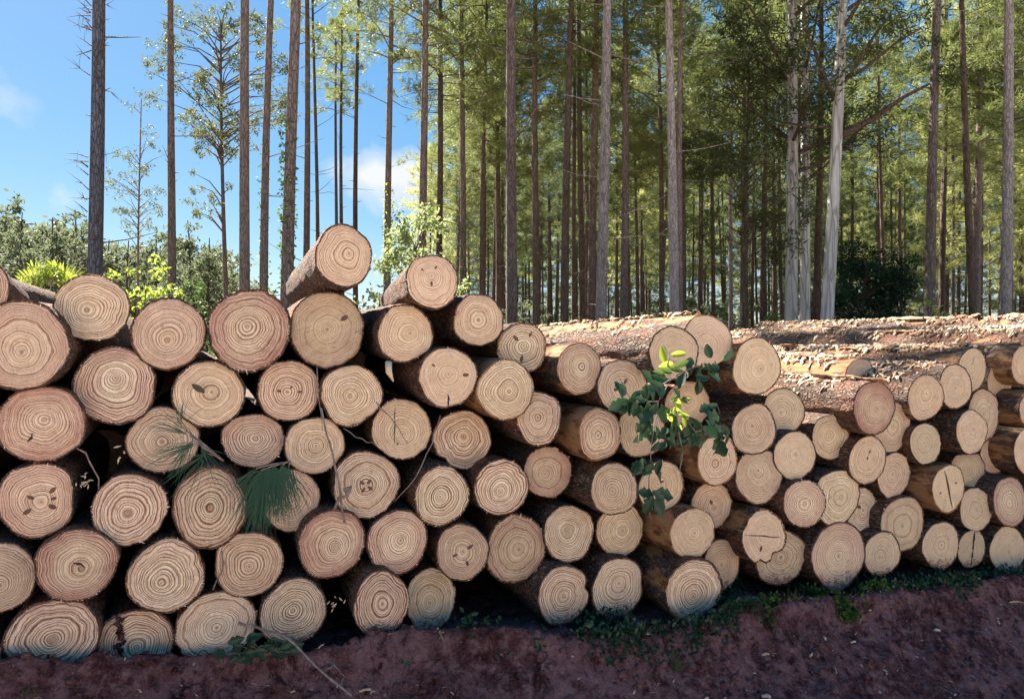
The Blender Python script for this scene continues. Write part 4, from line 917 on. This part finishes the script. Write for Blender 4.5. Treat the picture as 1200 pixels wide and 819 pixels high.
# pine needle bunches
def needles(ox, oy, s, tufts, label, seed):
    """tufts: (x, y, angle deg, n, length m)"""
    Rn = np.random.default_rng(seed); O = P_(ox, oy, s); V_ = []; 
    root = bpy.data.objects.new('pine_needle_bunch', None); root.location = O; COL.objects.link(root); tag(root, label, 'pine needles')
    st = MB(); o_v = []; tri = []
    for (x, y, ang, n, l) in tufts:
        c = P_(x, y, s+.03)-O; st.tube([P_(ox, oy, s)-O, (P_(ox, oy, s)-O).lerp(c, .5)+Vector((0, 0, .006)), c], [.005, .004, .003], n=5)
        for k in range(n):
            a = math.radians(ang+Rn.normal()*10+(Rn.normal()*25 if Rn.random() < .2 else 0)); d = E*math.cos(a)+Vector((0, 0, math.sin(a)))+(-A)*Rn.normal()*.16; d.normalize()
            b = c+d*Rn.uniform(0, .05)+E*Rn.normal()*.006; l_ = l*Rn.uniform(.7, 1.1); sd_ = E*math.sin(a)-Vector((0, 0, math.cos(a))); sd_ = sd_.normalized()*.0011
            droop = Vector((0, 0, -.25*l_))+E*(Rn.normal()*.12*l_); o = len(o_v)
            m1 = b+d*l_*.5; m2 = b+d*l_+droop*.6
            o_v += [b-sd_, b+sd_, m1+sd_+droop*.15, m1-sd_+droop*.15, m2+sd_*.3, m2-sd_*.3]; tri += [(o, o+1, o+2, o+3), (o+3, o+2, o+4, o+5)]
    link('twig', st.mesh('twig', M_TWIG), root); link('needles', mesh_np('needles', [tuple(v) for v in o_v], tri, M_NEEDK, smooth=False), root)
M_NEEDK = mat_leaf('fresh_needles', (.02, .07, .05), (.07, .16, .10), .25, .35)
needles(340, 541, .3, ((322, 546, -96, 130, .23), (314, 548, -103, 120, .24), (306, 551, -112, 60, .21), (331, 545, -88, 100, .22), (339, 545, -80, 24, .16), (300, 549, -140, 14, .14)), 'bunch of long dark green pine needles hanging over the log ends at the left', 3)
needles(262, 540, .22, ((222, 510, 150, 18, .17), (232, 520, 190, 20, .2), (243, 531, 215, 16, .2), (212, 500, 95, 12, .12), (226, 516, 235, 20, .17), (236, 524, -60, 12, .14)), 'wispy spray of pine needles lying left of the hanging bunch', 4)
# twigs and sticks
def T(pp, r0, label, r1=None, name='twig', sub=3, wob=.004): pts = curve([P_(*q_) for q_ in pp], sub, wob); r1 = r1 or r0*.4; return twig(name, pts, [r0+(r1-r0)*i/len(pts) for i in range(len(pts))], label, 'twig')
T([(376, 478, .22), (386, 520, .24), (397, 560, .22), (400, 590, .2), (404, 612, .16)], .0045, 'long thin twig hanging down to the star knotted log', .007)
T([(402, 575, .24), (412, 571, .25), (406, 580, .24), (396, 585, .24), (392, 596, .22)], .012, 'knobbly twig stub on the left edge of the star knotted log', .007, sub=2)
T([(515, 488, .2), (506, 520, .24), (488, 560, .24), (462, 588, .2)], .004, 'curved pale vine running down between two middle logs')
T([(440, 470, .15), (462, 495, .2), (478, 520, .16)], .0035, 'short thin twig right of the pale second row log')
T([(370, 430, .15), (374, 470, .2), (378, 505, .2)], .003, 'hair thin twig under the squarish brown log')
T([(403, 502, .1), (425, 516, .16), (440, 521, .14)], .003, 'fine twig in the gap above the star knotted log')
T([(800, 530, .5), (797, 560, .55), (803, 575, .5)], .003, 'hanging stem below the right leaves of the leafy branch')
T([(280, 731, .30), (302, 735, .36), (335, 745, .50), (370, 780, .62), (412, 815, .75)], .007, 'long bent stick lying from the bottom logs down the earth bank', .0045, name='stick')
T([(380, 788, .62), (392, 776, .62), (404, 792, .66), (398, 806, .7)], .003, 'small curled rootlet beside the long bent stick', name='root')
T([(20, 430, .16), (60, 440, .2), (90, 470, .16)], .0028, 'faint twig over the widest left log') if False else None
T([(515, 738, .3), (520, 752, .34)], .005, 'pale splinter sticking down under the greenish tan log')
T([(60, 515, .0), (100, 530, .05), (115, 560, .05), (118, 600, 0)], .005, 'dark root like twig in the gap between the left logs')
T([(250, 690, .05), (262, 660, .1), (258, 640, .08)], .005, 'thin crooked twig beside the log under the needles')
T([(840, 470, -.05), (850, 505, .0), (838, 530, .0)], .004, 'brown stem in the gap left of the neat ringed oval log')
# dead leaf on face, splinter
o = link('dead_leaf', leaf_mesh('dead_leaf', .075, .03, mat_simple('dead_leaf', (.05, .05, .035), (.10, .09, .06))), None, P_(240, 460, .1)); o.rotation_euler = (math.radians(80), math.radians(-55), PSI); tag(o, 'curled dead leaf caught on a second row log end', 'leaf')
mbx = MB(); mbx.tube([P_(456, 424, .32), P_(455, 436, .34), P_(461, 447, .34)], [.018, .016, .003], n=5, jit=.5)
tag(link('splinter', mbx.mesh('splinter', M_SPLINT, False)), 'pale torn splinter of wood hanging under the mossy barked log', 'splinter')
def smallpale(x, y, s, n, label, seed, sc=.012):
    R_ = random.Random(seed); m = MB()
    for k in range(n):
        c = P_(x+R_.gauss(0, 5), y+R_.gauss(0, 5), s); d = Vector((R_.gauss(0, 1), R_.gauss(0, 1), R_.gauss(0, 1))).normalized()*sc
        m.tube([c-d, c, c+d], [.001, sc*.35, .001], n=4)
    tag(link('wood_splinters', m.mesh('wood_splinters', M_SPLINT, False)), label, 'splinters')
smallpale(97, 563, .05, 14, 'little cluster of white splinters in the gap beside the five knot log', 1)
smallpale(392, 708, .15, 10, 'pale splinters at the right of the log behind the stick', 2)
smallpale(140, 530, .05, 4, 'two pale chips in the dark gap left of the veiled log', 3, .018)
smallpale(1040, 597, .22, 7, 'white chips on the upper left rim of the round tan log', 4, .01)
# mud stripe on the bottom log
e = [e for e in ENDS if e['cx'] == 159][0]
mbm = MB()
for k in range(26): rock_mesh(mbm, P_(141+random.gauss(0, 2.2), 722+k*2.1, e['s']+.004), random.uniform(.008, .016))
tag(link('mud_smear', mbm.mesh('mud_smear', M_DIRT)), 'vertical smear of dark mud on a bottom left log', 'mud')

# sprig at the foot of the bottom logs
def sprig(x, y, s, n, label, seed, meshes=LV, spread=18, up=70, name='leafy_sprig', sc=(.6, .95)):
    R_ = random.Random(seed); r = bpy.data.objects.new(name, None); r.location = P_(x, y, s); COL.objects.link(r); tag(r, label, 'plant')
    m = MB()
    for k in range(n):
        a = math.radians(R_.gauss(up, 50)); q_ = P_(x+R_.gauss(0, spread), y-abs(R_.gauss(0, spread*.5)), s+R_.uniform(-.05, .06))
        m.tube([Vector(), (q_-r.location)*.6+Vector((0, 0, .01)), q_-r.location], [.003, .002, .0012], n=4, cap=False)
        put_leaf(R_.choice(meshes), q_, E*math.cos(a)+Vector((0, 0, math.sin(a)*.8))-A*R_.uniform(-.1, .7), r, R_.uniform(-1, 1), R_.uniform(*sc))
    link('stem', m.mesh('stem', M_TWIG), r)
sprig(308, 768, .32, 30, 'dark leafy sprig growing at the foot of the bottom log under the stick', 1)
sprig(284, 770, .3, 8, 'few low leaves left of the dark leafy sprig', 2, spread=8)
sprig(475, 776, .45, 3, 'single small green leaf plant on the bank left of the middle', 3, LV[2:], 3, sc=(.5, .7))
# bright fern behind the top left logs
r = bpy.data.objects.new('bright_fern', None); B = px(60, 334, 7.2); r.location = B; COL.objects.link(r); tag(r, 'bright yellow green fern like plant behind the top left logs', 'plant')
fl = leaf_mesh('leaflet', .11, .028, M_LEAFY); ms = MB(); R_ = random.Random(4)
for k in range(16):
    a = math.radians(np.interp(k, [0, 15], [165, 15])+R_.gauss(0, 8)); l = R_.uniform(.3, .56); dz = R_.uniform(-.4, .4)
    prev = None
    for i in range(9):
        u = i/8; p = Vector((math.cos(a)*l*u, dz*l*u, math.sin(a)*l*u*.75+.10*u-.16*u*u*l/.3))
        if prev is not None:
            ms.tube([prev, p], [.003, .002], n=4, cap=False); tdir = (p-prev).normalized()
            for sg in (-1, 1):
                o = link('leaflet', fl, r); y = (tdir*.5+Vector((-tdir.z, 0, tdir.x))*sg+Vector((0, R_.uniform(-.2, .2), -.1))).normalized(); z = Vector((0, -.6, .8)); x = y.cross(z).normalized(); z = x.cross(y)
                m = Matrix((x, y, z)).transposed().to_4x4(); m.translation = p; o.matrix_basis = m @ Matrix.Scale((1-.5*u)*R_.uniform(.9, 1.25), 4)
        prev = p
ms.tube([Vector((0, 0, -2.6)), Vector((.02, 0, -1.2)), Vector()], [.012, .01, .006], n=6)
link('stem', ms.mesh('stem', M_TWIG), r)

# ground cover between logs and bank, and grass
def cover(name, n, region, ls, mat, label, hmax=.03, dens=None):
    Rn = np.random.default_rng(n); C = []
    while len(C) < n:
        t = Rn.uniform(region[0], region[1]); s = Rn.uniform(region[2], region[3]); rs = float(np.interp(t, RT, RS))
        if s > rs+.06+.1*mn.noise(Vector((t*4, 0, 3))): continue
        k = mn.noise(Vector((t*2.2, s*2.6, 4)))+.35*mn.noise(Vector((t*8, s*8, 2)))
        if k < Rn.uniform(0., .35): continue
        p = gpt(t, s, abs(Rn.normal())*hmax); C.append(tuple(p))
    C = np.array(C); V, Q = leaves(C, Rn.uniform(.6, 1.3, n)*ls[0], Rn.uniform(.7, 1.2, n)*ls[1], Rn, -.5)
    tag(link(name, mesh_np(name, V, Q, mat, smooth=False)), label, 'plants', kind='stuff')
t0 = plane_t(onplane(525, 740)); t1 = plane_t(onplane(1230, 680))
cover('ground_cover', 8500, (t0, t1, -.1, .65), (.036, .022), M_LEAFD, 'low dark green ground cover along the foot of the middle and right logs')
cover('ground_cover', 1500, (plane_t(onplane(840, 700)), plane_t(onplane(990, 700)), .1, .6), (.034, .026), M_LEAF, 'patch of fresher green leaves under the biggest right bottom log')
# grass tufts
def tuft(x, y, s, n, l, label, seed, mat=None):
    Rn = np.random.default_rng(seed); P = P_(x, y, s); t = plane_t(P); P.z = ground_z(t, s)
    C = Rn.normal(size=(n, 3))*.012; C[:, 2] = 0; Dr = Rn.normal(size=(n, 3))*.55; Dr[:, 2] = np.abs(Dr[:, 2])*.8+.45; Dr /= np.linalg.norm(Dr, axis=1)[:, None]
    V, T_ = blades(C, Dr, Rn.uniform(.5, 1.2, n)*l, np.full(n, .004), Rn)
    tag(link('grass_tuft', mesh_np('grass_tuft', V, T_, mat or M_LEAFG, smooth=False), None, P), label, 'grass')
for k, (x, y, s, n, l, lb) in enumerate(((752, 748, .5, 40, .10, 'spidery pale grass tuft on the bank edge right of the clean pale bottom log'), (793, 770, .62, 40, .12, 'grass tuft on the bank below the lowest jutting log'), (1112, 672, .25, 50, .13, 'pale grass tuft under the yellowish oval bottom log'), (1128, 680, .3, 30, .12, 'small grass tuft in front of the cracked grey log'), (790, 772, .6, 20, .1, 'thin grass blades left of the fallen wood chip'), (30, 800, .3, 26, .06, 'little grass tuft at the bottom left corner'), (930, 700, .35, 40, .09, 'short grass among the fresh leaves under the right stack'))):
    tuft(x, y, s, n, l, lb, 900+k)
# wood chips
def chip(x, y, s, l, w_, ang, label, mat=M_SPLINT, group=None):
    P = P_(x, y, s); t = plane_t(P); P.z = ground_z(t, s)+.008; V = []; n = 7; R_ = random.Random(x)
    for i in range(n):
        f = i/(n-1)-.5; ww = w_*(1-1.5*f*f)*R_.uniform(.7, 1.1); zz = .012*math.cos(f*3)*l/.08
        V += [(f*l, -ww/2, zz), (f*l, 0, zz+.004), (f*l, ww/2, zz+R_.uniform(0, .003)), (f*l, 0, zz-.003)]
    Q = [(i*4+j, i*4+(j+1) % 4, i*4+4+(j+1) % 4, i*4+4+j) for i in range(n-1) for j in range(4)]+[(0, 3, 2, 1), (24, 25, 26, 27)]
    o = link('wood_chip', mesh_np('wood_chip', V, Q, mat, smooth=False), None, P); o.rotation_euler = (math.radians(35), 0, math.radians(ang)+PSI); tag(o, label, 'wood chip', group)
M_STRIP = mat_simple('bark_strip', (.35, .2, .1), (.7, .55, .38), 60)
chip(881, 806, .92, .11, .03, 15, 'largest pale curled wood chip on the bank near the photo bottom', M_CHIP)
chip(898, 777, .8, .05, .03, -20, 'pale chip above the largest curled one', M_CHIP)
chip(900, 787, .82, .05, .018, 70, 'orange brown shaving between two pale chips', M_STRIP)
chip(828, 772, .75, .035, .018, 20, 'small white chip below the jutting log', M_CHIP)
chip(951, 745, .62, .08, .015, 30, 'thin orange curl of bark on the bank edge', M_STRIP)
chip(897, 743, .6, .05, .02, -5, 'tan flake on the bank edge below the round tan log', M_STRIP)
chip(1098, 742, .6, .04, .02, -30, 'white chip on the bank right side', M_CHIP)
chip(978, 774, .72, .07, .012, 60, 'slim upright splinter on the bank', M_CHIP)
chip(1000, 748, .6, .05, .012, 10, 'faint splinter right of the orange curl', M_CHIP)
chip(862, 720, .4, .06, .022, 5, 'white chip lying in the ground cover right of the jutting log', M_CHIP)
chip(765, 722, .4, .06, .02, 10, 'tan chip in the ground cover under the pale bottom log', M_STRIP)
chip(755, 748, .5, .06, .02, 0, 'flat pale chip beside the spidery grass', M_CHIP)
chip(428, 776, .45, .06, .02, 0, 'tan chip on the earth bank below the proud log', M_STRIP)
chip(1190, 730, .5, .12, .012, -20, 'long twiggy splinter at the right edge of the bank', M_STRIP)
chip(1033, 800, .9, .04, .015, 50, 'small splinter low on the right bank', M_CHIP)
spots = []
for k in range(1500):
    t = random.uniform(-2.4, 7.2); s = random.uniform(.02, 1.5)
    if random.random() > math.exp(-abs(s-.35)*2.): continue
    spots.append((gpt(t, s, .004), (0, 0, 1)))
flake_field('wood_crumbs', spots, .02, M_CHIP, 'tiny pale wood crumbs scattered over the red earth', 'wood crumbs')
# dark fallen bark and litter under the pile
spots = [(gpt(random.uniform(-2.4, 7.2), random.uniform(-.1, .6), .004), (0, 0, 1)) for k in range(1400)]
flake_field('bark_crumbs', spots, .03, mat_leaf('dark_flakes', (.03, .018, .013), (.15, .09, .07), .01, .9), 'dark crumbs of bark along the foot of the pile', 'bark')
print('objects', len(bpy.data.objects), 'logs', len(ENDS), 'tris', sum(len(p.data.polygons) for p in bpy.data.objects if p.type == 'MESH'))
